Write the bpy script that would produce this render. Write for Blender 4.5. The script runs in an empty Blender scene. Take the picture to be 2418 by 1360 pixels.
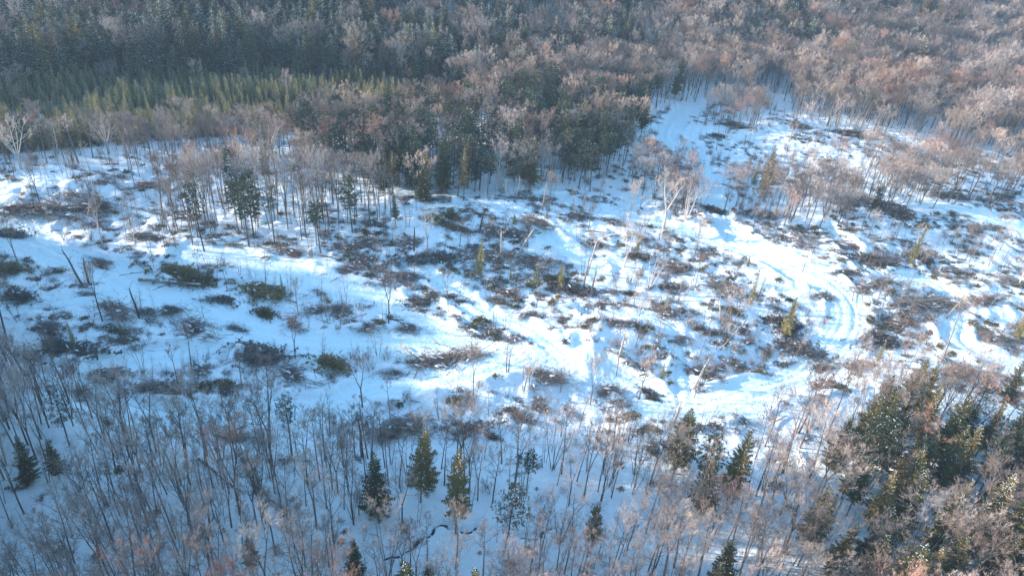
import bpy, math, random, time
import numpy as np
from mathutils import Vector, Matrix

T00 = time.time()
S = bpy.context.scene
COL = S.collection
R = math.radians

# ------------------------------------------------------------------ camera, light, exposure
CAM_H, FOC, PITCH, ROLL = 66.0, 1727.0, 33.0, 5.0
cam_data = bpy.data.cameras.new('camera')
cam = bpy.data.objects.new('camera', cam_data)
COL.objects.link(cam)
S.camera = cam
cam_data.sensor_width = 36.0
cam_data.lens = 36.0 * FOC / 2418.0
cam_data.clip_start = 0.5
cam_data.clip_end = 5000.0
cam.matrix_world = Matrix.Translation((0, 0, CAM_H)) @ Matrix.Rotation(R(90 - PITCH), 4, 'X') @ Matrix.Rotation(R(ROLL), 4, 'Z')

SUN_EL = 16.0
SUN_DIR = Vector((-math.cos(R(4)) * math.cos(R(SUN_EL)), math.sin(R(4)) * math.cos(R(SUN_EL)), math.sin(R(SUN_EL))))
world = bpy.data.worlds.new('World')
S.world = world
world.use_nodes = True
nt = world.node_tree
sky = nt.nodes.new('ShaderNodeTexSky')
sky.sky_type = 'NISHITA'
sky.sun_disc = False
sky.sun_elevation = R(SUN_EL)
sky.sun_rotation = math.atan2(SUN_DIR.x, SUN_DIR.y)
sky.air_density = 1.5
sky.dust_density = 0.0
sky.ozone_density = 4.0
bg = nt.nodes['Background']
bg.inputs['Strength'].default_value = 0.15
nt.links.new(sky.outputs[0], bg.inputs['Color'])

sd = bpy.data.lights.new('sun', 'SUN')
sd.energy = 4.1
sd.angle = R(0.6)
sd.color = (1.0, 0.79, 0.66)
sun = bpy.data.objects.new('sun', sd)
COL.objects.link(sun)
sun.rotation_euler = SUN_DIR.to_track_quat('Z', 'Y').to_euler()
sun.location = (0, 0, 200)

S.view_settings.view_transform = 'Standard'
S.view_settings.look = 'None'
S.view_settings.gamma = 1.0
S.view_settings.use_curve_mapping = False
S.view_settings.exposure = 1.66
S.render.engine = 'CYCLES'
S.cycles.max_bounces = 4
S.cycles.diffuse_bounces = 3
S.cycles.glossy_bounces = 1
S.cycles.transparent_max_bounces = 4
S.cycles.use_denoising = True
S.cycles.volume_bounces = 0

# ------------------------------------------------------------------ numeric helpers
def smooth(a, b, x):
    t = np.clip((x - a) / (b - a), 0, 1)
    return t * t * (3 - 2 * t)

def _hash(ix, iy, seed):
    h = (ix.astype(np.int64) * 374761393 + iy.astype(np.int64) * 668265263 + seed * 974634777) & 0xffffffff
    h = ((h ^ (h >> 13)) * 1274126177) & 0xffffffff
    return ((h ^ (h >> 16)) & 0xffff) / 65535.0

def vnoise(x, y, seed=0):
    x = np.asarray(x, float); y = np.asarray(y, float)
    ix = np.floor(x); iy = np.floor(y)
    fx = x - ix; fy = y - iy
    fx = fx * fx * (3 - 2 * fx); fy = fy * fy * (3 - 2 * fy)
    a = _hash(ix, iy, seed); b = _hash(ix + 1, iy, seed)
    c = _hash(ix, iy + 1, seed); d = _hash(ix + 1, iy + 1, seed)
    return (a * (1 - fx) + b * fx) * (1 - fy) + (c * (1 - fx) + d * fx) * fy - 0.5

def fbm(x, y, scale, octs=3, seed=0):
    r = 0; a = 1.0
    for k in range(octs):
        r = r + a * vnoise(x / scale + 17.3 * k, y / scale - 9.1 * k, seed + k)
        scale *= 0.5; a *= 0.5
    return r

_p, _r = R(PITCH), R(ROLL)
def rays(px, py):
    a = (np.asarray(px, float) - 1209) / FOC; b = -(np.asarray(py, float) - 680) / FOC
    X = a * math.cos(_r) - b * math.sin(_r); Y = a * math.sin(_r) + b * math.cos(_r)
    return X, Y * math.sin(_p) + math.cos(_p), Y * math.cos(_p) - math.sin(_p)

def project(x, y, z):
    x = np.asarray(x, float); y = np.asarray(y, float); z = np.asarray(z, float) - CAM_H
    d = y * math.cos(_p) - z * math.sin(_p)
    u = x; v = y * math.sin(_p) + z * math.cos(_p)
    d = np.maximum(d, 1e-3)
    X = u / d; Y = v / d
    a = X * math.cos(_r) + Y * math.sin(_r); b = -X * math.sin(_r) + Y * math.cos(_r)
    return 1209 + a * FOC, 680 - b * FOC

# ------------------------------------------------------------------ terrain
MOUNDS = []      # x, y, rx, ry, angle, height ; filled below from flat-ground positions
def flat(px, py):
    X, Y, Z = rays(px, py); t = -CAM_H / Z
    return X * t, Y * t

def add_mound(px, py, rx, ry, h, ang=0):
    x, y = flat(px, py)
    MOUNDS.append((float(x), float(y), rx, ry, R(ang), h))

# unseen wooded ridge, added beyond the left edge to shade the foreground
MOUNDS.append((-118.0, 56.0, 25.0, 34.0, 0.0, 24.0))
# knolls and dips of the cut-over ground, shaped to give lit and shaded patches
add_mound(1120, 530, 20, 10, 2.2)
add_mound(1350, 640, 9, 14, -1.3)
add_mound(1960, 650, 14, 12, 2.0, 20)
add_mound(1890, 860, 13, 8, -2.6)
add_mound(1900, 950, 18, 7, 2.0, 20)
add_mound(1150, 900, 14, 6, 1.6, 25)
add_mound(1500, 800, 9, 6, 1.4)
add_mound(700, 640, 24, 5, 1.3, -8)
add_mound(100, 470, 16, 9, 2.6)
add_mound(1700, 400, 12, 20, -1.6)
add_mound(2350, 740, 14, 10, 1.6)
add_mound(2300, 520, 18, 8, 1.5)
add_mound(400, 930, 18, 9, -1.0)
add_mound(1390, 860, 3, 5, 1.0)

def T0(x, y):
    x = np.asarray(x, float); y = np.asarray(y, float)
    z = 1.6 * fbm(x, y, 42, 2, 5)
    for mx, my, rx, ry, an, h in MOUNDS:
        dx = x - mx; dy = y - my
        u = dx * math.cos(an) + dy * math.sin(an); v = -dx * math.sin(an) + dy * math.cos(an)
        z = z + h * np.exp(-(u / rx) ** 2 - (v / ry) ** 2)
    # wooded slope beyond
    s = y - (234 + 0.20 * x + 9 * np.sin(x / 47.0))
    w = 9.0
    rise = w * np.logaddexp(0, s / w)
    z = z + 78 * (1 - np.exp(-rise * 0.36 / 78)) + smooth(0, 60, s) * 5 * fbm(x, y, 60, 2, 11)
    # bank falling off well behind the camera
    return z

def ground_at(px, py):
    px = np.atleast_1d(np.asarray(px, float)); py = np.atleast_1d(np.asarray(py, float))
    X, Y, Z = rays(px, py)
    t = np.full(px.shape, 30.0); done = np.zeros(px.shape, bool)
    for k in range(500):
        below = CAM_H + Z * t < T0(X * t, Y * t)
        done |= below
        t = np.where(done, t, t + 1.5)
        if done.all(): break
    lo = t - 1.5; hi = t
    for k in range(12):
        m = (lo + hi) / 2
        b = CAM_H + Z * m < T0(X * m, Y * m)
        hi = np.where(b, m, hi); lo = np.where(b, lo, m)
    return X * hi, Y * hi

def poly_dist(x, y, pts, width):
    best = np.full(x.shape, 1e9)
    for (ax, ay), (bx, by) in zip(pts[:-1], pts[1:]):
        dx, dy = bx - ax, by - ay
        L2 = dx * dx + dy * dy + 1e-9
        t = np.clip(((x - ax) * dx + (y - ay) * dy) / L2, 0, 1)
        d = np.hypot(x - ax - t * dx, y - ay - t * dy)
        best = np.minimum(best, d)
    return best - width

def spline(px, n=6):
    P = np.array(px, float); out = []
    for i in range(len(P) - 1):
        p0 = P[max(i - 1, 0)]; p1 = P[i]; p2 = P[i + 1]; p3 = P[min(i + 2, len(P) - 1)]
        for k in range(n):
            t = k / n
            out.append(0.5 * ((2 * p1) + (-p0 + p2) * t + (2 * p0 - 5 * p1 + 4 * p2 - p3) * t * t + (-p0 + 3 * p1 - 3 * p2 + p3) * t ** 3))
    out.append(P[-1])
    o = np.array(out)
    gx, gy = ground_at(o[:, 0], o[:, 1])
    return list(zip(gx, gy))

TRAILS = [  # photo positions of the skid trails, half width in metres
    ([(-350, 540), (0, 560), (100, 590), (250, 640), (350, 690), (470, 715), (530, 750), (620, 790), (740, 815), (880, 812), (1020, 812), (1200, 835), (1370, 855), (1480, 900), (1560, 955), (1650, 965), (1790, 920), (1910, 880), (1985, 800), (2005, 730), (1950, 665), (1850, 620), (1760, 575), (1700, 520), (1665, 430), (1630, 370), (1575, 315), (1640, 240)], 3.3),
    ([(-200, 500), (0, 510), (60, 530), (110, 590)], 2.6),
    ([(420, 710), (250, 695), (120, 715), (0, 722), (-200, 730)], 2.2),
    ([(560, 770), (480, 830), (330, 840), (230, 880), (250, 950), (400, 985), (600, 970), (780, 960), (880, 905), (990, 905), (1090, 880), (1240, 840)], 2.3),
    ([(440, 590), (560, 605), (700, 650), (870, 700), (960, 745), (1060, 790), (1200, 830)], 2.2),
    ([(960, 630), (1050, 670), (1130, 735), (1230, 770), (1330, 840)], 1.8),
    ([(930, 500), (1040, 485), (1150, 480), (1240, 515), (1330, 590), (1400, 640)], 2.0),
    ([(1290, 455), (1400, 490), (1530, 525), (1650, 560), (1780, 600)], 2.0),
    ([(1400, 740), (1560, 760), (1600, 830), (1620, 950)], 1.6),
    ([(1960, 540), (2080, 650), (2200, 665), (2260, 740), (2255, 800), (2340, 850), (2500, 870)], 2.0),
    ([(1500, 310), (1600, 310), (1740, 330), (1860, 310), (2000, 290), (2160, 335)], 2.4),
    ([(1560, 330), (1560, 420), (1500, 470), (1450, 500)], 1.8),
    ([(2150, 470), (2300, 500), (2418, 540), (2600, 560)], 2.0),
    ([(1370, 800), (1380, 850), (1385, 890)], 1.0),
]
TRAILS = [(spline(p), w) for p, w in TRAILS]
STREAM_PX = [(760, 1420), (850, 1345), (905, 1318), (950, 1300), (1000, 1262), (1050, 1232), (1090, 1250), (1130, 1240), (1200, 1262), (1270, 1262), (1300, 1238), (1350, 1228), (1400, 1232), (1470, 1240), (1540, 1215), (1600, 1182), (1640, 1155), (1690, 1120), (1740, 1130), (1790, 1110), (1840, 1080), (1900, 1100), (1990, 1080), (2100, 1120)]
STREAM = spline(STREAM_PX)
STREAM = [(x + 0.25 * math.sin(i * 1.3), y + 0.2 * math.sin(i * 0.9 + 1)) for i, (x, y) in enumerate(STREAM)]

CLEAR = [(-300, 395), (300, 398), (560, 385), (700, 395), (760, 425), (860, 460), (1000, 466), (1150, 458), (1300, 450), (1450, 440), (1480, 380), (1500, 310), (1600, 240), (1800, 235), (1900, 275), (2150, 328), (2250, 350), (2418, 372), (2800, 430), (2800, 930), (2418, 960), (2300, 930), (2150, 900), (1990, 930), (1880, 960), (1700, 1010), (1500, 1020), (1350, 1010), (1200, 1040), (900, 1030), (700, 1010), (500, 1010), (300, 990), (200, 900), (120, 820), (60, 760), (-60, 740), (-60, 545), (-1000, 408), (-1000, 283)]

LITTER_AREA = list(CLEAR)
CLEAR = CLEAR[:CLEAR.index((2800, 930))] + [(2800, 1000), (2418, 1030), (2300, 1000), (2150, 955), (1990, 990), (1880, 1030), (1700, 1085), (1500, 1095), (1350, 1085), (1200, 1095), (900, 1085), (700, 1065), (500, 1055), (300, 1035), (200, 980), (120, 930), (60, 870), (-60, 760), (-60, 545), (-1000, 408), (-1000, 283)]

def in_poly(px, py, poly):
    px = np.asarray(px, float); py = np.asarray(py, float)
    ins = np.zeros(px.shape, bool)
    n = len(poly)
    for i in range(n):
        x1, y1 = poly[i]; x2, y2 = poly[(i + 1) % n]
        if y1 == y2: continue
        c = ((y1 > py) != (y2 > py)) & (px < (x2 - x1) * (py - y1) / (y2 - y1) + x1)
        ins ^= c
    return ins

def detail(x, y):
    """fine relief; returns dz, trail mask, stream distance"""
    x = np.asarray(x, float); y = np.asarray(y, float)
    d = np.full(x.shape, 1e9)
    rut = np.zeros(x.shape)
    for pts, w in TRAILS:
        a = np.array(pts)
        sel = (x > a[:, 0].min() - 6) & (x < a[:, 0].max() + 6) & (y > a[:, 1].min() - 6) & (y < a[:, 1].max() + 6)
        dd = np.full(x.shape, 1e9)
        if sel.any():
            dd[sel] = poly_dist(x[sel], y[sel], pts, w)
            c = dd[sel] + w
            rut[sel] = np.minimum(rut[sel], -0.22 * np.exp(-((c - 0.95) / 0.26) ** 2) - .12 * np.exp(-((c - 2.0) / 0.24) ** 2))
        d = np.minimum(d, dd)
    d = d + 1.4 * fbm(x, y, 5, 2, 77)
    tm = 1 - smooth(-0.5, 0.5, d)
    berm = np.exp(-((d - 0.7) / 0.6) ** 2) * (0.28 + 0.5 * fbm(x, y, 2.2, 2, 31))
    px, py = project(x, y, T0(x, y))
    cl = in_poly(px, py, LITTER_AREA)
    ampl = np.where(cl, 1.0, 0.45)
    lump = np.maximum(0, fbm(x, y, 4.2, 3, 40) - 0.02) * 1.3
    rough = ampl * (0.45 * fbm(x, y, 1.7, 2, 50) + 0.9 * lump + 0.9 * fbm(x, y, 11, 2, 60))
    dz = rough * (1 - 0.88 * tm) + berm * ampl - 0.22 * tm + rut + 0.05 * fbm(x, y, 0.9, 1, 66)
    a = np.array(STREAM)
    sdist = np.full(x.shape, 99.0)
    sel = (x > a[:, 0].min() - 6) & (x < a[:, 0].max() + 6) & (y > a[:, 1].min() - 6) & (y < a[:, 1].max() + 6)
    if sel.any(): sdist[sel] = np.maximum(poly_dist(x[sel], y[sel], STREAM, 0.0), 0) + 0.25 * fbm(x[sel], y[sel], 2, 2, 90)
    gate = smooth(0, .12, vnoise(x / 4.5, y / 4.5, 555))
    sdist = sdist + .5 * (1 - gate)
    k = np.exp(-(np.maximum(sdist, 0) / 0.27) ** 3) * (.15 + .85 * gate)
    dz = dz * (1 - k) - 1.15 * k + 0.18 * np.exp(-((sdist - 1.5) / 0.6) ** 2)
    return dz, tm, sdist

def TZ(x, y):
    x = np.atleast_1d(np.asarray(x, float)); y = np.atleast_1d(np.asarray(y, float))
    return T0(x, y) + detail(x, y)[0]

# ------------------------------------------------------------------ materials
def mat(name, build):
    m = bpy.data.materials.new(name); m.use_nodes = True
    n = m.node_tree.nodes; l = m.node_tree.links
    b = n['Principled BSDF']
    b.inputs['Specular IOR Level'].default_value = 0.15
    b.inputs['Roughness'].default_value = 0.85
    build(n, l, b)
    return m

def ramp(n, stops):
    r = n.new('ShaderNodeValToRGB')
    e = r.color_ramp.elements
    while len(e) < len(stops): e.new(0.5)
    for el, (p, c) in zip(e, stops): el.position = p; el.color = (*c, 1)
    return r

def rnd_ramp_mat(name, stops, noise=0.0, scale=3.0):
    def f(n, l, b):
        oi = n.new('ShaderNodeObjectInfo')
        r = ramp(n, stops)
        if noise:
            tc = n.new('ShaderNodeTexCoord'); nz = n.new('ShaderNodeTexNoise')
            nz.inputs['Scale'].default_value = scale; nz.inputs['Detail'].default_value = 2
            l.new(tc.outputs['Object'], nz.inputs['Vector'])
            ma = n.new('ShaderNodeMath'); ma.operation = 'MULTIPLY_ADD'; ma.inputs[1].default_value = noise; ma.inputs[2].default_value = -noise / 2
            l.new(nz.outputs['Fac'], ma.inputs[0])
            ad = n.new('ShaderNodeMath'); ad.operation = 'ADD'
            l.new(oi.outputs['Random'], ad.inputs[0]); l.new(ma.outputs[0], ad.inputs[1])
            l.new(ad.outputs[0], r.inputs[0])
        else:
            l.new(oi.outputs['Random'], r.inputs[0])
        l.new(r.outputs[0], b.inputs['Base Color'])
    return mat(name, f)

def snow_mat(name, scale, dirt, c0=(0.74, 0.865, 0.90)):
    def f(n, l, b):
        tc = n.new('ShaderNodeTexCoord')
        nz = n.new('ShaderNodeTexNoise'); nz.inputs['Scale'].default_value = scale; nz.inputs['Detail'].default_value = 6
        l.new(tc.outputs['Object'], nz.inputs['Vector'])
        r = ramp(n, [(0.0, c0), (0.62, tuple(min(q + .02, .93) for q in c0)), (0.70, (c0[0] - dirt * 0.45, c0[1] - dirt * 0.6, c0[2] - dirt * 0.7)), (1.0, (0.8 - dirt, 0.78 - dirt, 0.76 - dirt))])
        l.new(nz.outputs['Fac'], r.inputs[0]); l.new(r.outputs[0], b.inputs['Base Color'])
        n2 = n.new('ShaderNodeTexNoise'); n2.inputs['Scale'].default_value = 1.6; n2.inputs['Detail'].default_value = 4
        l.new(tc.outputs['Object'], n2.inputs['Vector'])
        bp = n.new('ShaderNodeBump'); bp.inputs['Strength'].default_value = 0.6; bp.inputs['Distance'].default_value = 0.3
        l.new(n2.outputs['Fac'], bp.inputs['Height']); l.new(bp.outputs[0], b.inputs['Normal'])
        b.inputs['Roughness'].default_value = 0.7
        b.inputs['Specular IOR Level'].default_value = 0.3
    return mat(name, f)

M = {}
M['snow'] = snow_mat('snow_ground', 0.5, 0.22)
M['track'] = snow_mat('snow_packed', 0.8, 0.05, (0.70, 0.88, 0.92))
M['snowcap'] = snow_mat('snow_on_boughs', 2.0, 0.02)
def _w(n, l, b):
    b.inputs['Base Color'].default_value = (0.012, 0.018, 0.022, 1); b.inputs['Roughness'].default_value = 0.12
    b.inputs['Specular IOR Level'].default_value = 0.5
M['water'] = mat('dark_water', _w)
M['bark_dark'] = rnd_ramp_mat('bark_dark', [(0, (0.085, 0.070, 0.058)), (1, (0.15, 0.125, 0.105))], 0.6, 4)
M['bark_grey'] = rnd_ramp_mat('bark_grey', [(0, (0.16, 0.14, 0.12)), (1, (0.26, 0.235, 0.21))], 0.6, 4)
M['bark_white'] = rnd_ramp_mat('bark_white', [(0, (0.50, 0.45, 0.39)), (1, (0.66, 0.62, 0.56))], 0.9, 5)
M['bark_rot'] = rnd_ramp_mat('bark_weathered', [(0, (0.26, 0.21, 0.16)), (1, (0.40, 0.35, 0.29))], 0.6, 4)
M['twig_tan'] = rnd_ramp_mat('twig_tan', [(0, (0.17, 0.14, 0.12)), (0.5, (0.35, 0.285, 0.24)), (1, (0.54, 0.45, 0.385))])
M['twig_grey'] = rnd_ramp_mat('twig_grey', [(0, (0.17, 0.145, 0.13)), (0.5, (0.31, 0.27, 0.25)), (1, (0.48, 0.43, 0.40))])
M['twig_red'] = rnd_ramp_mat('twig_red', [(0, (0.26, 0.16, 0.125)), (0.5, (0.38, 0.24, 0.185)), (1, (0.50, 0.33, 0.26))])
M['twig_pale'] = rnd_ramp_mat('twig_pale', [(0, (0.44, 0.36, 0.30)), (1, (0.56, 0.48, 0.41))])
M['needle_spruce'] = rnd_ramp_mat('needle_spruce', [(0, (0.055, 0.062, 0.028)), (0.5, (0.105, 0.098, 0.037)), (1, (0.20, 0.155, 0.055))], 0.5, 1.2)
M['needle_young'] = rnd_ramp_mat('needle_young', [(0, (0.13, 0.14, 0.055)), (0.5, (0.24, 0.22, 0.09)), (1, (0.36, 0.30, 0.13))], 0.4, 1.2)
M['needle_pine'] = rnd_ramp_mat('needle_pine', [(0, (0.035, 0.056, 0.032)), (1, (0.085, 0.10, 0.046))], 0.5, 1.2)
M['slash_red'] = rnd_ramp_mat('slash_red', [(0, (0.12, 0.09, 0.08)), (1, (0.27, 0.20, 0.175))], 0.5, 2)
M['slash_dark'] = rnd_ramp_mat('slash_dark', [(0, (0.075, 0.068, 0.064)), (1, (0.21, 0.19, 0.175))], 0.5, 2)
M['slash_tan'] = rnd_ramp_mat('slash_tan', [(0, (0.15, 0.125, 0.105)), (1, (0.30, 0.26, 0.22))], 0.5, 2)

# ------------------------------------------------------------------ mesh builder
class MB:
    def __init__(s): s.v = []; s.f = []; s.m = []
    def tri(s, a, b, c, m=0):
        i = len(s.v); s.v += [a, b, c]; s.f.append((i, i + 1, i + 2)); s.m.append(m)
    def quad(s, a, b, c, d, m=0):
        i = len(s.v); s.v += [a, b, c, d]; s.f.append((i, i + 1, i + 2, i + 3)); s.m.append(m)
    def tube(s, pts, rad, sides=5, m=0):
        base = len(s.v); n = len(pts)
        for k, p in enumerate(pts):
            a = pts[min(k + 1, n - 1)] - pts[max(k - 1, 0)]
            if a.length < 1e-6: a = Vector((0, 0, 1))
            a.normalize()
            u = a.orthogonal().normalized() if k == 0 else (u - a * u.dot(a)).normalized()
            w = a.cross(u)
            for j in range(sides):
                t = 2 * math.pi * j / sides
                s.v.append(p + (u * math.cos(t) + w * math.sin(t)) * rad[k])
        for k in range(n - 1):
            for j in range(sides):
                j2 = (j + 1) % sides
                s.f.append((base + k * sides + j, base + k * sides + j2, base + (k + 1) * sides + j2, base + (k + 1) * sides + j)); s.m.append(m)
        s.f.append(tuple(base + (n - 1) * sides + j for j in range(sides))); s.m.append(m)
        s.f.append(tuple(base + j for j in reversed(range(sides)))); s.m.append(m)
    def spike(s, a, b, r, m=0):
        d = b - a
        u = d.orthogonal().normalized() * r
        w = d.cross(u).normalized() * r
        i = len(s.v)
        s.v += [a + u, a - u * 0.5 + w * 0.87, a - u * 0.5 - w * 0.87, b]
        s.f += [(i, i + 1, i + 3), (i + 1, i + 2, i + 3), (i + 2, i, i + 3)]; s.m += [m, m, m]
    def pad(s, c, rx, ry, h, ang, m=0, rng=random):
        """small closed lump of snow: ring of five, top and underside"""
        i = len(s.v); n = 5
        for j in range(n):
            t = 2 * math.pi * j / n + rng.uniform(-.3, .3)
            q = rng.uniform(.75, 1.15)
            x = math.cos(t) * rx * q; y = math.sin(t) * ry * q
            s.v.append(c + Vector((x * math.cos(ang) - y * math.sin(ang), x * math.sin(ang) + y * math.cos(ang), rng.uniform(-.3, .3) * h)))
        s.v.append(c + Vector((0, 0, h))); s.v.append(c - Vector((0, 0, h * .5)))
        for j in range(n):
            s.f.append((i + j, i + (j + 1) % n, i + n)); s.m.append(m)
            s.f.append((i + (j + 1) % n, i + j, i + n + 1)); s.m.append(m)
    def mesh(s, name, mats, smooth=False):
        me = bpy.data.meshes.new(name)
        me.from_pydata([tuple(v) for v in s.v], [], s.f)
        for m in mats: me.materials.append(m)
        if len(mats) > 1: me.polygons.foreach_set('material_index', s.m)
        if smooth: me.polygons.foreach_set('use_smooth', [True] * len(s.f))
        me.update()
        return me

def rv(rng, s=1.0): return Vector((rng.uniform(-s, s), rng.uniform(-s, s), rng.uniform(-s, s)))

TWIG_R = 0.0135
# --- bare hardwoods
def limb(mb, rng, p, d, L, r, lvl, top, fine, dens=1.0):
    """branch with upward sweep; children by level"""
    if lvl >= 3:
        e = p + d * L
        fine.spike(p, e, r)
        if lvl == 3:
            for k in range(int(7 * dens + rng.random())):
                t = rng.uniform(.15, .95)
                q = p.lerp(e, t)
                dd = (d + rv(rng, .75) + Vector((0, 0, .25))).normalized()
                fine.spike(q, q + dd * rng.uniform(.5, 1.05) * (0.4 + L * .35), TWIG_R)
        return
    seg = 4 if lvl == 1 else 3
    pts = [p]; dirs = []
    cur = p; dd = d.copy()
    for k in range(seg):
        dd = (dd + Vector((0, 0, .16 if lvl == 1 else .10)) + rv(rng, .16)).normalized()
        cur = cur + dd * (L / seg); pts.append(cur); dirs.append(dd.copy())
    rad = [r * (1 - .82 * k / seg) for k in range(seg + 1)]
    mb.tube(pts, rad, 4 if lvl == 1 else 3)
    nc = {1: 6, 2: 5}[lvl]
    nc = int(nc * dens + rng.random())
    for k in range(nc):
        t = rng.uniform(.25 if lvl == 1 else .15, 1.0) if k else 1.0
        i = min(int(t * seg), seg - 1); q = pts[i].lerp(pts[i + 1], t * seg - i)
        side = rv(rng, 1.0); side = (side - dirs[i] * side.dot(dirs[i])).normalized()
        nd = (dirs[i] * .85 + side * rng.uniform(.4, .8) + Vector((0, 0, .15))).normalized()
        limb(mb, rng, q, nd, L * rng.uniform(.38, .55) * (1.15 - .35 * t), r * .42, lvl + 1, top, fine, dens)

def bare_tree(seed, H, habit='round', dens=1.0, spread=1.0, thick=None):
    rng = random.Random(seed)
    wood = MB(); br = MB(); fine = MB()
    r0 = (0.0088 if thick is None else thick) * H + .02
    cs = {'round': .45, 'pole': .62, 'fork': .34, 'multi': .06, 'fan': .3}[habit] * H
    stems = []
    if habit in ('round', 'pole'):
        stems.append((Vector((0, 0, -.4)), Vector((rng.uniform(-.03, .03), rng.uniform(-.03, .03), 1)), H * .9, r0, cs))
    elif habit == 'fan':
        f = H * rng.uniform(.26, .34)
        wood.tube([Vector((0, 0, -.4)), Vector((.05, 0, f * .5)), Vector((0, .04, f))], [r0 * 1.25, r0 * 1.05, r0 * .9], 6)
        n = 7
        for q in range(n):
            a = 6.28 * q / n + rng.uniform(-.3, .3); o = rng.uniform(.22, .48)
            stems.append((Vector((0, .04, f - .15 - .05 * q)), Vector((math.cos(a) * o, math.sin(a) * o, 1)), (H - f) * rng.uniform(.78, .95), r0 * .5, f + (H - f) * .35))
    elif habit == 'fork':
        a = rng.uniform(0, 6.28); f = H * rng.uniform(.28, .42)
        wood.tube([Vector((0, 0, -.4)), Vector((.05, 0, f * .5)), Vector((0, .04, f))], [r0 * 1.2, r0, r0 * .95], 6)
        for s in (1, -1):
            stems.append((Vector((0, .04, f - .1)), Vector((math.cos(a) * .25 * s, math.sin(a) * .25 * s, 1)), H * .9 - f, r0 * .72, f + (H - f) * .25))
    else:
        n = rng.choice((3, 4))
        for s in range(n):
            a = 6.28 * s / n + rng.uniform(-.4, .4)
            stems.append((Vector((math.cos(a) * .25, math.sin(a) * .25, -.4)), Vector((math.cos(a) * .17, math.sin(a) * .17, 1)), H * rng.uniform(.72, .92), r0 * .6, H * .45))
    for (p, d, L, r, c0) in stems:
        d = d.normalized(); pts = [p]; cur = p; seg = 8; dd = d
        for k in range(seg):
            dd = (dd + rv(rng, .05) + Vector((0, 0, .05))).normalized()
            cur = cur + dd * (L / seg); pts.append(cur)
        rad = [r * (1 - .85 * (k / seg) ** 1.2) for k in range(seg + 1)]
        wood.tube(pts, rad, 6)
        z0 = c0; nl = {'round': 10, 'pole': 8, 'fork': 7, 'multi': 4, 'fan': 4}[habit]
        nl = int(nl * (.6 + .4 * dens))
        a = rng.uniform(0, 6.28)
        for k in range(nl):
            f = k / max(nl - 1, 1)
            z = z0 + (p.z + L * .98 - z0) * (f ** .9)
            t = min(max((z - p.z) / (L * .995), 0), 1) * seg
            i = min(int(t), seg - 1); q = pts[i].lerp(pts[i + 1], min(t - i, 1))
            a += 2.4 + rng.uniform(-.5, .5)
            el = .55 + .8 * f
            nd = Vector((math.cos(a), math.sin(a), el + rng.uniform(-.1, .3))).normalized()
            LL = H * .30 * spread * (1 - .55 * f) * rng.uniform(.75, 1.15) * (.8 if habit == 'pole' else 1)
            limb(br, rng, q, nd, LL, r * .42 * (1 - .55 * f), 1, H, fine, dens)
    return wood, br, fine

# --- conifers
def spruce(seed, H, Rr, zb, snow=.25, whorl=.42, nb=7, st=5, ragged=.15, droop=.25, gap=0.0):
    rng = random.Random(seed)
    wood = MB(); fo = MB(); sn = MB()
    r0 = .009 * H + .02
    wood.tube([Vector((0, 0, -.4)), Vector((.03, .02, H * .5)), Vector((0, 0, H * .98))], [r0, r0 * .6, .015], 6)
    z = zb
    while z < H - .15:
        t = (z - zb) / (H - zb)
        env = Rr * (1 - t) ** .85 * min(1.0, .62 + 2.2 * t) + .12
        n = max(4, int(nb * (.55 + .45 * (1 - t)) + rng.random()))
        a0 = rng.uniform(0, 6.28)
        for k in range(n):
            if rng.random() < gap: continue
            a = a0 + 6.28 * k / n + rng.uniform(-.3, .3)
            L = env * rng.uniform(1 - ragged * 2.2, 1 + ragged)
            ca, sa = math.cos(a), math.sin(a)
            dr = droop * (1.1 - 1.5 * t) + rng.uniform(-.08, .08)
            def P(s): return Vector((ca * L * s, sa * L * s, z - dr * L * s + .22 * L * s * s * s + .25 * L * t * s))
            side = Vector((-sa, ca, 0))
            stn = max(2, int(st * (.45 + .55 * L / Rr) + .5))
            for j in range(stn):
                s0 = .12 + .8 * j / stn; s1 = s0 + .85 / stn
                p0 = P(s0); p1 = P(min(s1, 1.0))
                w = L * (.42 if st < 6 else .33) * (1 - s0 * .75) * rng.uniform(.7, 1.2) + .05
                fw = Vector((ca, sa, 0)) * w * .6
                for sg in (1, -1):
                    tip = p0 + side * sg * w + fw - Vector((0, 0, w * rng.uniform(.15, .55)))
                    fo.tri(p0, p1, tip)
                # hanging sprays under the bough
                q = p0.lerp(p1, rng.random()); h = (.12 + .18 * L * (1 - s0) * .6) * rng.uniform(.7, 1.4)
                o = side * rng.uniform(-.6, .6) * w
                fo.tri(q + o - fw * .3, q + o + fw * .35, q + o * 1.2 - Vector((0, 0, h)))
                if rng.random() < snow * (1.25 - .7 * t):
                    c = p0.lerp(p1, .5) + side * rng.uniform(-.4, .4) * w + Vector((0, 0, .04))
                    sn.pad(c, .09 + .16 * w * rng.uniform(.5, 1.6), .04 + .05 * w, .035, a, 0, rng)
            e = P(1.0); fo.tri(P(.8) + side * .06, P(.8) - side * .06, e + Vector((ca, sa, .1)) * .12)
        z += whorl * (1 - .35 * t) * rng.uniform(.8, 1.2)
    for k in range(5):
        a = 1.256 * k
        fo.tri(Vector((0, 0, H)), Vector((math.cos(a) * .05, math.sin(a) * .05, H - .5)), Vector((math.cos(a) * .16, math.sin(a) * .16, H - .55)))
    return wood, fo, sn

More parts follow.
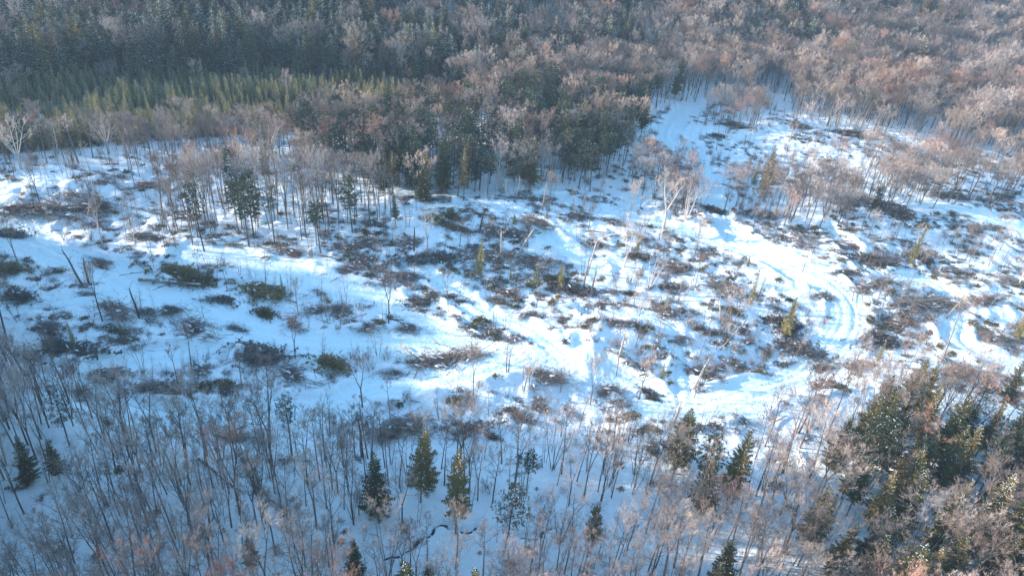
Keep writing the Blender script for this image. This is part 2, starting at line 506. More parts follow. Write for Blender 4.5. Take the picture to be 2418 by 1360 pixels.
def pine(seed, H, Rr, zb, snow=.2):
    rng = random.Random(seed)
    wood = MB(); fo = MB(); sn = MB()
    r0 = .0095 * H + .02
    tp = [Vector((0, 0, -.4)), Vector((rng.uniform(-.1, .1), .05, H * .35)), Vector((rng.uniform(-.15, .15), .05, H * .7)), Vector((0, 0, H * .97))]
    wood.tube(tp, [r0, r0 * .8, r0 * .45, .02], 6)
    z = zb
    for k in range(5):      # dead snags below the crown
        a = rng.uniform(0, 6.28); zz = zb * rng.uniform(.5, 1)
        wood.spike(Vector((0, 0, zz)), Vector((math.cos(a) * .9, math.sin(a) * .9, zz + .1)), .02)
    while z < H - .3:
        t = (z - zb) / (H - zb)
        env = Rr * (math.sin(math.pi * (.22 + .73 * t)) ** .7) * rng.uniform(.7, 1.1)
        a0 = rng.uniform(0, 6.28); n = rng.choice((4, 5, 5))
        for k in range(n):
            a = a0 + 6.28 * k / n + rng.uniform(-.4, .4); L = env * rng.uniform(.65, 1.15)
            ca, sa = math.cos(a), math.sin(a); up = .1 + .5 * t
            b0 = Vector((0, 0, z)); b1 = Vector((ca * L, sa * L, z + L * up * .6))
            wood.spike(b0, b1, .035)
            for j in range(int(2 + L * 2.2)):
                s = rng.uniform(.35, 1.0)
                c = b0.lerp(b1, s) + Vector((-sa, ca, 0)) * rng.uniform(-.45, .45) * L * .5 + Vector((0, 0, rng.uniform(-.1, .15)))
                for q in range(9):
                    d = Vector((rng.uniform(-1, 1), rng.uniform(-1, 1), rng.uniform(-.35, .75))).normalized() * rng.uniform(.28, .5)
                    o = d.orthogonal().normalized() * .07
                    fo.tri(c + o, c - o, c + d)
                if rng.random() < snow: sn.pad(c + Vector((0, 0, .12)), rng.uniform(.07, .17), .05, .035, a, 0, rng)
        z += rng.uniform(.45, .75)
    return wood, fo, sn

# --- slash
def brush(seed, Lx, Ly, h, kind, dens=1.0, logs=2):
    """tangle of cut tops in a few lobes: sticks, needles/twigs, snow, logs (a builder each)"""
    rng = random.Random(seed)
    st = MB(); tw = MB(); sn = MB(); lg = []
    nl = rng.choice((2, 3, 4)) if Lx > 3 else rng.choice((1, 2))
    lobes = [(rng.uniform(-.36, .36) * Lx, rng.uniform(-.34, .34) * Ly, rng.uniform(.16, .34) * Lx, rng.uniform(.14, .30) * Ly, rng.uniform(.45, 1.0) * h, rng.gauss(0, .4)) for _ in range(nl)]
    n = int(46 * Lx * Ly ** .6 * dens)
    for k in range(n):
        cx_, cy_, wx, wy, hh, ang = rng.choice(lobes)
        x = rng.gauss(0, 1); y = rng.gauss(0, 1)
        if rng.random() < .38: x *= 2.3; y *= 2.3
        e = math.exp(-(x * x + y * y) * .5)
        z = hh * e * rng.uniform(0, 1.0) + .05
        x = cx_ + x * wx * .6; y = cy_ + y * wy * .6
        a = ang + rng.gauss(0, .5) + (math.pi if rng.random() < .5 else 0)
        L = rng.uniform(.5, 2.2) * (0.6 + .25 * h)
        d = Vector((math.cos(a), math.sin(a), rng.uniform(-.25, .55))).normalized()
        p = Vector((x, y, z)) - d * L * .5
        if p.z < -.1: p.z = -.1
        q = p + d * L
        st.spike(p, q, rng.uniform(.014, .045))
        for j in range(rng.choice((3, 4, 5))):
            w = p.lerp(q, rng.uniform(.2, 1))
            tw.spike(w, w + (d + rv(rng, .9) + Vector((0, 0, .15))).normalized() * rng.uniform(.25, .8), .014)
        if kind == 'conifer' and rng.random() < .8:
            for j in range(6):
                w = p.lerp(q, rng.random()); sd = Vector((-math.sin(a), math.cos(a), rng.uniform(-.3, .8)))
                tw.tri(w, w + d * .3, w + sd * rng.choice((1, -1)) * rng.uniform(.15, .42) + d * .22)
        if rng.random() < .06:
            sn.pad(Vector((x, y, z + rng.uniform(-.1, .15))), rng.uniform(.2, .6), rng.uniform(.08, .22), rng.uniform(.05, .12), a, 0, rng)
    for k in range(int(5 * Lx ** .8)):
        a = rng.gauss(0, .7); L = rng.uniform(1.4, 3.4) * (.5 + .12 * Lx)
        c = Vector((rng.gauss(0, .32) * Lx, rng.gauss(0, .3) * Ly, h * rng.uniform(.0, .55)))
        d = Vector((math.cos(a), math.sin(a), rng.uniform(-.1, .35))).normalized()
        st.spike(c - d * L * .5, c + d * L * .5, rng.uniform(.035, .06))
        for j in range(5):
            w = c + d * L * rng.uniform(-.1, .5); tw.spike(w, w + (d + rv(rng, .8)).normalized() * rng.uniform(.4, 1.1), .013)
    for k in range(logs):
        a = rng.gauss(0, .3); L = rng.uniform(.7, 1.3) * Lx * .75; b = MB()
        c = Vector((rng.uniform(-.2, .2) * Lx, rng.uniform(-.3, .3) * Ly, h * rng.uniform(.1, .4)))
        d = Vector((math.cos(a), math.sin(a), rng.uniform(-.05, .12)))
        b.tube([c - d * L * .5, c, c + d * L * .5], [.12, .10, .05], 5); lg.append(b)
    return st, tw, sn, lg

def sapling(seed, H, n=1, lean=.08):
    rng = random.Random(seed); w = MB(); f = MB()
    for s in range(n):
        a = rng.uniform(0, 6.28); d = Vector((math.cos(a) * lean * rng.uniform(.3, 1.4), math.sin(a) * lean, 1)).normalized()
        h = H * rng.uniform(.7, 1); p = Vector((math.cos(a) * .15 * (n > 1), math.sin(a) * .15 * (n > 1), -.3))
        pts = [p]
        for k in range(4):
            d = (d + rv(rng, .05)).normalized(); pts.append(pts[-1] + d * h / 4)
        w.tube(pts, [.045, .038, .03, .02, .008], 4)
        for k in range(int(10 + h * 2)):
            t = rng.uniform(.35, 1) * 4; i = min(int(t), 3); q = pts[i].lerp(pts[i + 1], t - i)
            a2 = rng.uniform(0, 6.28)
            dd = Vector((math.cos(a2), math.sin(a2), rng.uniform(.5, 1.3))).normalized(); L = rng.uniform(.4, 1.2) * (1.2 - t / 5)
            f.spike(q, q + dd * L, .012)
            for m in range(3):
                g = q + dd * L * rng.uniform(.3, 1); f.spike(g, g + (dd + rv(rng, .7)).normalized() * .4, .009)
    return w, f

def shrub(seed, h, r, n=26):
    rng = random.Random(seed); f = MB()
    for k in range(n):
        a = rng.uniform(0, 6.28); d = Vector((math.cos(a) * rng.uniform(.1, .7), math.sin(a) * rng.uniform(.1, .7), 1)).normalized()
        p = Vector((rng.uniform(-.4, .4) * r, rng.uniform(-.4, .4) * r, -.1)); L = h * rng.uniform(.5, 1)
        q = p + d * L; f.spike(p, q, .016)
        for j in range(4):
            g = p.lerp(q, rng.uniform(.35, 1)); f.spike(g, g + (d + rv(rng, .6)).normalized() * L * .4, .010)
    return f

# ------------------------------------------------------------------ scene-graph helpers
def link(o, parent=None):
    COL.objects.link(o)
    if parent is not None: o.parent = parent
    return o
def tag(o, label=None, cat=None, group=None, kind=None):
    if label: o['label'] = label
    if cat: o['category'] = cat
    if group: o['group'] = group
    if kind: o['kind'] = kind
    return o
def place(name, parts, x, y, z, rz, sc, tilt=(0, 0)):
    """one thing = Empty + one mesh object per part (meshes shared)"""
    r = bpy.data.objects.new(name, None); r.empty_display_size = .3
    link(r); r.location = (x, y, z); r.rotation_euler = (tilt[0], tilt[1], rz); r.scale = (sc[0], sc[0], sc[1]) if isinstance(sc, tuple) else (sc,) * 3
    for pn, me in parts:
        c = link(bpy.data.objects.new(pn, me), r)
        if pn in ('snow_load', 'twigs', 'branches', 'boughs'): c['kind'] = 'stuff'
    return r

# ------------------------------------------------------------------ ground meshes
def axis(lo, a, b, hi, step, grow=1.12):
    c = list(np.arange(a, b, step)); s = step; v = c[-1]
    while v < hi: s = min(s * grow, 25); v += s; c.append(v)
    s = step; v = c[0]; pre = []
    while v > lo: s = min(s * grow, 25); v -= s; pre.append(v)
    return np.array(pre[::-1] + c)
xs = axis(-620, -106, 122, 760, .35)
ys = axis(-260, 38, 182, 1000, .35)
GX, GY = np.meshgrid(xs, ys)
fx, fy = GX.ravel(), GY.ravel()
dz, tm, sdist = detail(fx, fy)
fz = T0(fx, fy) + dz
nx, ny = len(xs), len(ys)
idx = np.arange(nx * ny).reshape(ny, nx)
quads = np.stack([idx[:-1, :-1], idx[:-1, 1:], idx[1:, 1:], idx[1:, :-1]], -1).reshape(-1, 4)
co = np.stack([fx, fy, fz], -1)
fm = tm[quads].mean(1) > .5
def grid_object(name, faces, m, kind='structure'):
    used = np.unique(faces); remap = np.zeros(len(co), np.int64); remap[used] = np.arange(len(used))
    me = bpy.data.meshes.new(name)
    me.vertices.add(len(used)); me.vertices.foreach_set('co', co[used].ravel())
    me.loops.add(faces.size); me.loops.foreach_set('vertex_index', remap[faces].ravel().astype(np.int32))
    me.polygons.add(len(faces)); me.polygons.foreach_set('loop_start', (np.arange(len(faces)) * 4).astype(np.int32))
    me.polygons.foreach_set('use_smooth', np.ones(len(faces), bool))
    me.materials.append(m); me.update(calc_edges=True); me.validate()
    return tag(link(bpy.data.objects.new(name, me)), kind=kind)
g = grid_object('snow_ground', quads[~fm], M['snow']); g['label'] = 'rough snow-covered ground of the cut-over clearing and woods'
g = grid_object('skid_trail', quads[fm], M['track']); g['label'] = 'smooth packed snow trails winding across the clearing'
# stream water, a ribbon lying in the carved bed
mb = MB(); pts = np.array(STREAM)
for i in range(len(pts)):
    d = pts[min(i + 1, len(pts) - 1)] - pts[max(i - 1, 0)]; d = d / (np.hypot(*d) + 1e-9)
    z = float(T0(pts[i, 0], pts[i, 1])) - .78
    for s in (-1.3, 1.3): mb.v.append(Vector((pts[i, 0] - d[1] * s, pts[i, 1] + d[0] * s, z)))
    if i: k = 2 * i; mb.f.append((k - 2, k - 1, k + 1, k)); mb.m.append(0)
st = link(bpy.data.objects.new('stream', mb.mesh('stream', [M['water']]))); tag(st, 'narrow dark open brook winding through the foreground woods', kind='structure')

# thin cold air: a closed box round everything
hz_ = MB(); x0, x1, y0, y1, z0, z1 = -900, 1000, -500, 1200, -12, 130
V8 = [Vector((a, b, c)) for c in (z0, z1) for b in (y0, y1) for a in (x0, x1)]
hz_.v = V8; hz_.f = [(0, 2, 3, 1), (4, 5, 7, 6), (0, 1, 5, 4), (2, 6, 7, 3), (0, 4, 6, 2), (1, 3, 7, 5)]; hz_.m = [0] * 6
hm = bpy.data.materials.new('haze'); hm.use_nodes = True
hn = hm.node_tree; hn.nodes.clear(); ho = hn.nodes.new('ShaderNodeOutputMaterial'); pv = hn.nodes.new('ShaderNodeVolumePrincipled')
pv.inputs['Color'].default_value = (0.48, 0.74, 1.0, 1); pv.inputs['Density'].default_value = 0.00032; pv.inputs['Anisotropy'].default_value = 0.0
hn.links.new(pv.outputs[0], ho.inputs['Volume'])
tag(link(bpy.data.objects.new('haze', hz_.mesh('haze', [hm]))), 'thin bluish winter haze over the whole valley', kind='stuff')

# ------------------------------------------------------------------ prototypes
def joined(name, builders, mats):
    """one mesh from several builders, for the far masses"""
    v = []; f = []; m = []
    for k, b in enumerate(builders):
        o = len(v); v += b.v; f += [tuple(i + o for i in t) for t in b.f]; m += [k] * len(b.f)
    q = MB(); q.v = v; q.f = f; q.m = m
    return q.mesh(name, mats)

BARE = []     # dict(parts, look, colour, H)
habits = [('round', 'broad-crowned'), ('pole', 'tall slim'), ('fork', 'forked'), ('round', 'round-crowned'), ('pole', 'straight high-crowned'), ('multi', 'multi-stemmed'), ('fork', 'two-stemmed'), ('pole', 'narrow'), ('fan', 'fan-shaped')]
for i, (hb, look) in enumerate(habits):
    H = 16.0
    w, b, f = bare_tree(100 + i, H, hb, 1.0 if hb != 'pole' else .85, 1.05 if hb != 'pole' else .72)
    TWIG_R = 0.0105
    wn, bn, fn = bare_tree(100 + i, H, hb, 1.0 if hb != 'pole' else .85, 1.05 if hb != 'pole' else .72)
    TWIG_R = 0.0145
    for col, bark, tw in (('tan', 'bark_grey', 'twig_tan'), ('grey', 'bark_dark', 'twig_grey'), ('reddish', 'bark_dark', 'twig_red')):
        me_w = w.mesh('trunk', [M[bark]], True)
        cr = joined('crown', [bn, fn], [M[bark if col != 'reddish' else 'twig_red'], M[tw]])
        BARE.append(dict(parts=[('trunk', me_w), ('crown', cr)], one=joined('bare_%02d' % len(BARE), [w, b, f], [M[bark], M[bark], M[tw]]), look=look, col=col, H=H, hb=hb))
BIRCH = []
for i, (hb, look) in enumerate([('fork', 'forked'), ('fan', 'fan-crowned'), ('multi', 'multi-stemmed'), ('round', 'tall'), ('fan', 'wide fan-crowned')]):
    w, b, f = bare_tree(300 + i, 16.0, hb, .85, 1.05, .0145)
    BIRCH.append(dict(parts=[('trunk', w.mesh('trunk', [M['bark_white']], True)), ('crown', joined('crown', [b, f], [M['bark_white'], M['twig_pale']]))],
                      one=joined('birch_%02d' % i, [w, b, f], [M['bark_white'], M['bark_white'], M['twig_pale']]), look=look, col='white', H=16.0, hb=hb))
SPR = []
for i, (Rr, zb, sn, look) in enumerate([(2.7, 3.6, .30, 'broad'), (2.3, 2.2, .22, 'conical'), (3.0, 1.2, .38, 'full-skirted'), (2.1, 4.5, .18, 'narrow'), (2.6, 2.8, .45, 'snow-flecked'), (2.9, 2.2, 1.25, 'snow-laden')]):
    w, fo, sp = spruce(500 + i, 15.0, Rr * 1.08, zb, sn * .55, nb=9, st=7, whorl=.38, gap=.14, ragged=.26, droop=.32)
    SPR.append(dict(parts=[('trunk', w.mesh('trunk', [M['bark_dark']])), ('boughs', fo.mesh('boughs', [M['needle_spruce']])), ('snow_load', sp.mesh('snow_load', [M['snowcap']]))],
                    one=joined('spruce_%02d' % i, [w, fo, sp], [M['bark_dark'], M['needle_spruce'], M['snowcap']]), look=look, H=15.0))
PIN = []
for i, (Rr, zb, look) in enumerate([(2.6, 8.5, 'tufted'), (3.1, 7.2, 'rounded'), (2.2, 9.5, 'high-crowned'), (2.8, 5.0, 'bushy')]):
    w, fo, sp = pine(600 + i, 15.5, Rr, zb, .22)
    PIN.append(dict(parts=[('trunk', w.mesh('trunk', [M['bark_dark']])), ('boughs', fo.mesh('boughs', [M['needle_pine']])), ('snow_load', sp.mesh('snow_load', [M['snowcap']]))],
                    one=joined('pine_%02d' % i, [w, fo, sp], [M['bark_dark'], M['needle_pine'], M['snowcap']]), look=look, H=15.5))
YNG = []
for i in range(5):
    w, fo, sp = spruce(700 + i, 8.0, [1.25, 1.0, 1.45, 1.15, .9][i], .5, .10, whorl=.45, nb=6, st=3)
    YNG.append(dict(parts=[('trunk', w.mesh('trunk', [M['bark_dark']])), ('boughs', fo.mesh('boughs', [M['needle_young']])), ('snow_load', sp.mesh('snow_load', [M['snowcap']]))],
                    one=joined('young_%02d' % i, [w, fo, sp], [M['bark_dark'], M['needle_young'], M['snowcap']]), look='young', H=8.0))
SAP = []
for i in range(6):
    w, f = sapling(800 + i, 7.0, [1, 1, 2, 3, 1, 2][i], [.05, .12, .1, .14, .2, .08][i])
    for bk, tw, col in (('bark_dark', 'twig_grey', 'grey'), ('bark_grey', 'twig_tan', 'tan')):
        SAP.append(dict(parts=[('stem', w.mesh('stem', [M[bk]])), ('twigs', f.mesh('twigs', [M[tw]]))], one=joined('sapling_%02d' % len(SAP), [w, f], [M[bk], M[tw]]), look=['single-stemmed', 'leaning', 'twin-stemmed', 'clumped', 'slanting', 'paired'][i], col=col, H=7.0, hb='sap'))
SHR = []
for i in range(4):
    f = shrub(900 + i, 1.6, 1.0, 30)
    for tw, col in (('slash_red', 'reddish'), ('slash_tan', 'tan')):
        SHR.append(dict(one=f.mesh('shrub_%02d' % len(SHR), [M[tw]]), col=col))
PILE = {}
for kind, stm, twm in (('red', 'bark_grey', 'slash_red'), ('dark', 'slash_dark', 'slash_dark'), ('brown', 'slash_tan', 'slash_red'), ('conifer', 'slash_dark', 'needle_spruce'), ('greydark', 'bark_grey', 'slash_dark')):
    L = []
    for v in range(4):
        s_, t_, n_, l_ = brush(1000 + v * 7 + 31 * len(kind), 5.0, 3.0, 1.15, 'conifer' if kind in ('conifer', 'dark') else 'x', .78, v % 3)
        L.append([('branches', s_.mesh('branches', [M[stm]])), ('twigs', t_.mesh('twigs', [M[twm]])), ('snow_load', n_.mesh('snow_load', [M['snowcap']])), *[('log', q_.mesh('log', [M['bark_rot'] if v % 2 else M['bark_dark']])) for q_ in l_]])
    PILE[kind] = L
LIT = []
for i in range(6):
    kd = ['x', 'x', 'conifer', 'x', 'conifer', 'x'][i]
    s_, t_, n_, l_ = brush(1200 + i, [2.6, 1.6, 2.0, 3.2, 1.2, 2.2][i], [1.4, 1.2, 1.5, 1.6, 1.3, 1.8][i], .3, kd, .22, [1, 0, 0, 1, 0, 0][i])
    LIT.append(joined('litter_%02d' % i, [s_, t_, n_] + l_, [M[['bark_grey', 'slash_dark'][i % 2]], M[['slash_tan', 'slash_tan', 'needle_spruce', 'slash_dark', 'slash_red', 'twig_grey'][i]], M['snowcap'], M['bark_rot']]))
print('protos', time.time() - T00)

# ------------------------------------------------------------------ zones of the wood
# kinds: B bare, W birch, S spruce, P pine, Y young spruce
ZN = {
 'hill_left': dict(sp=2.9, mix=dict(S=.70, B=.20, P=.10), h=(13, 19), text='on the shaded hillside at the upper left'),
 'hill_mid': dict(sp=2.9, mix=dict(S=.46, B=.48, P=.06), h=(12, 17), text='on the shaded hillside at the top'),
 'hill_right': dict(sp=2.8, mix=dict(S=.38, B=.58, P=.04), h=(12, 17), text='on the hillside at the upper right'),
 'hill_corner': dict(sp=2.4, mix=dict(S=.03, B=.92, W=.05), h=(11, 16), text='on the pale slope in the top right corner'),
 'young': dict(sp=8, mix=dict(Y=.5, B=.5), h=(6, 8), text='in the dense young spruce plantation'),
 'belt_left': dict(sp=2.6, mix=dict(B=.74, S=.08, P=.14, W=.04), h=(8, 11), text='in the hardwood belt behind the left clearing'),
 'centre': dict(sp=2.7, mix=dict(S=.34, P=.24, B=.40, W=.02), h=(10, 14), text='in the mixed wood behind the mid clearing'),
 'tan': dict(sp=2.5, mix=dict(B=.86, S=.08, P=.03, W=.03), h=(11, 15), text='in the tan hardwood band at the upper right'),
 'stand': dict(sp=2.4, mix=dict(B=.93, P=.04, W=.03), h=(11, 15), text='in the thin stand of poles left of centre'),
 'grove': dict(sp=2.6, mix=dict(B=.93, S=.03, W=.04), h=(7.5, 11), text='in a grove inside the right clearing'),
 'island': dict(sp=5.2, mix=dict(B=.95, W=.05), h=(10, 14), text='in the grove above the right clearing'),
 'low_left': dict(sp=2.1, mix=dict(B=.93, P=.03, W=.04), h=(9.5, 14), text='in the foreground woods at the lower left'),
 'low_mid': dict(sp=2.1, mix=dict(B=.95, S=.02, W=.03), h=(9, 13), text='in the foreground woods at bottom centre'),
 'low_right': dict(sp=2.25, mix=dict(B=.70, S=.19, P=.08, W=.03), h=(9.5, 13.5), text='in the foreground woods at the lower right'),
 'clump': dict(sp=2.9, mix=dict(S=.46, P=.10, B=.44), h=(9, 14), text='in the dark spruce clump at the lower right'),
 'shade': dict(sp=3.2, mix=dict(S=.35, P=.25, B=.40), h=(14, 18), text='beyond the left edge of the clearing'),
}
POLY = [   # tested in order against the tree's middle
 ('hill_corner', [(2200, 90), (2300, 20), (2330, -400), (3600, -400), (3600, 420), (2500, 330), (2300, 240), (2220, 190)]),
 ('young', [(-500, 175), (0, 150), (350, 130), (600, 122), (850, 150), (1150, 178), (1120, 205), (850, 250), (680, 245), (420, 262), (200, 280), (0, 293), (-500, 330)]),
 ('hill_left', [(-900, -600), (900, -600), (900, 150), (600, 125), (0, 150), (-900, 190)]),
 ('hill_mid', [(900, -600), (1500, -600), (1500, 110), (1250, 160), (1150, 178), (900, 150)]),
 ('hill_right', [(1500, -600), (2330, -600), (2300, 20), (2200, 100), (2200, 160), (1900, 110), (1600, 105), (1500, 110)]),
 ('centre', [(680, 245), (850, 235), (1000, 215), (1100, 228), (1300, 180), (1600, 190), (1600, 240), (1490, 290), (1480, 450), (1100, 470), (900, 440), (860, 400), (700, 330)]),
 ('tan', [(1100, 205), (1250, 160), (1500, 110), (1900, 110), (2220, 190), (2500, 330), (3600, 420), (3600, 560), (2418, 375), (2150, 335), (1850, 270), (1600, 240), (1600, 190), (1300, 180), (1100, 228)]),
 ('belt_left', [(-900, 340), (0, 293), (200, 280), (420, 262), (680, 245), (700, 330), (860, 400), (820, 470), (700, 400), (560, 390), (0, 410), (-900, 420)]),
]
CLUMP = [(1985, 1120), (2030, 1075), (2300, 1050), (2418, 1030), (2600, 1040), (2600, 1220), (2300, 1215), (2120, 1250), (2010, 1240)]
STAND = [(380, 520), (450, 470), (600, 440), (700, 430), (860, 470), (945, 490), (930, 545), (850, 570), (740, 590), (600, 600), (480, 590), (400, 570)]
GROVES = [[(1475, 450), (1490, 395), (1560, 400), (1640, 440), (1650, 520), (1580, 515)], [(1755, 500), (1790, 435), (1900, 440), (2000, 465), (2010, 535), (1850, 550)], [(2020, 480), (2070, 410), (2190, 385), (2260, 430), (2160, 495)], [(1660, 290), (1690, 265), (1790, 270), (1800, 305), (1720, 320)]]
ISLAND = [(1620, 430), (1700, 480), (1760, 490), (1900, 500), (1990, 480), (2030, 440), (2180, 350), (2420, 365), (2560, 440), (2330, 500), (2100, 500), (2000, 540), (1800, 540), (1640, 500)]

def zone_names(px, py, bx, by):
    """px,py = tree middle in the photo; bx,by = its foot"""
    z = np.full(px.shape, '', dtype=object)
    for name, poly in POLY:
        m = (z == '') & in_poly(px, py, poly); z[m] = name
    low = (z == '') & (by > 700)
    z[low & (bx < 780)] = 'low_left'; z[low & (bx >= 780) & (bx < 1560)] = 'low_mid'; z[low & (bx >= 1560)] = 'low_right'
    z[(z == '') & (by <= 700) & (px < 300)] = 'shade'
    z[(z == '') & (px > 1500)] = 'tan'
    z[(z == '')] = 'centre'
    z[(bx < -60) & (by > 430)] = 'shade'
    cl = in_poly(bx + 70 * vnoise(bx / 60, by / 30, 9), by + 50 * vnoise(bx / 45, by / 25, 19), CLEAR)
    z[cl] = 'clearing'
    for g in GROVES: z[in_poly(bx, by, g)] = 'grove'
    z[in_poly(bx, by, CLUMP)] = 'clump'
    z[in_poly(bx, by, STAND)] = 'stand'
    z[in_poly(bx, by, ISLAND) & (z != 'grove')] = 'island'
    return z

rng = random.Random(7); nr = np.random.RandomState(7)
step = 2.1
cx = np.arange(-330, 380, step); cy = np.arange(20, 420, step)
CX, CY = np.meshgrid(cx, cy)
CX = (CX + nr.uniform(-.48, .48, CX.shape) * step).ravel(); CY = (CY + nr.uniform(-.48, .48, CY.shape) * step).ravel()
CZ = T0(CX, CY)
bx_, by_ = project(CX, CY, CZ); mx_, my_ = project(CX, CY, CZ + 7.5)
ok = (bx_ > -1500) & (bx_ < 2900) & (my_ < 1750) & (my_ > -260) & (CY > 24)
ok &= ~((bx_ > 2700) & (my_ > 500))
hill_vis = np.ones(CX.shape, bool)
CX, CY, CZ, bx_, by_, mx_, my_ = [a[ok] for a in (CX, CY, CZ, bx_, by_, mx_, my_)]
zn = zone_names(mx_, my_, bx_, by_)
u = nr.uniform(0, 1, CX.shape)
keep = np.zeros(CX.shape, bool)
for k, d in ZN.items():
    keep |= (zn == k) & (u < (step / d['sp']) ** 2)
# openings inside the woods
op = fbm(CX, CY, 26, 2, 123)
keep &= ~((op < -.58) & (by_ > 480) & (zn != 'clearing'))
# keep the brook free
sd_ = poly_dist(CX, CY, STREAM, 0)
keep &= sd_ > 1.3

TREES = []   # (kind, x, y, H, zone, landmark label or None, group)
def near_ok(x, y, r):
    for t in TREES:
        if (t['x'] - x) ** 2 + (t['y'] - y) ** 2 < r * r: return False
    return True

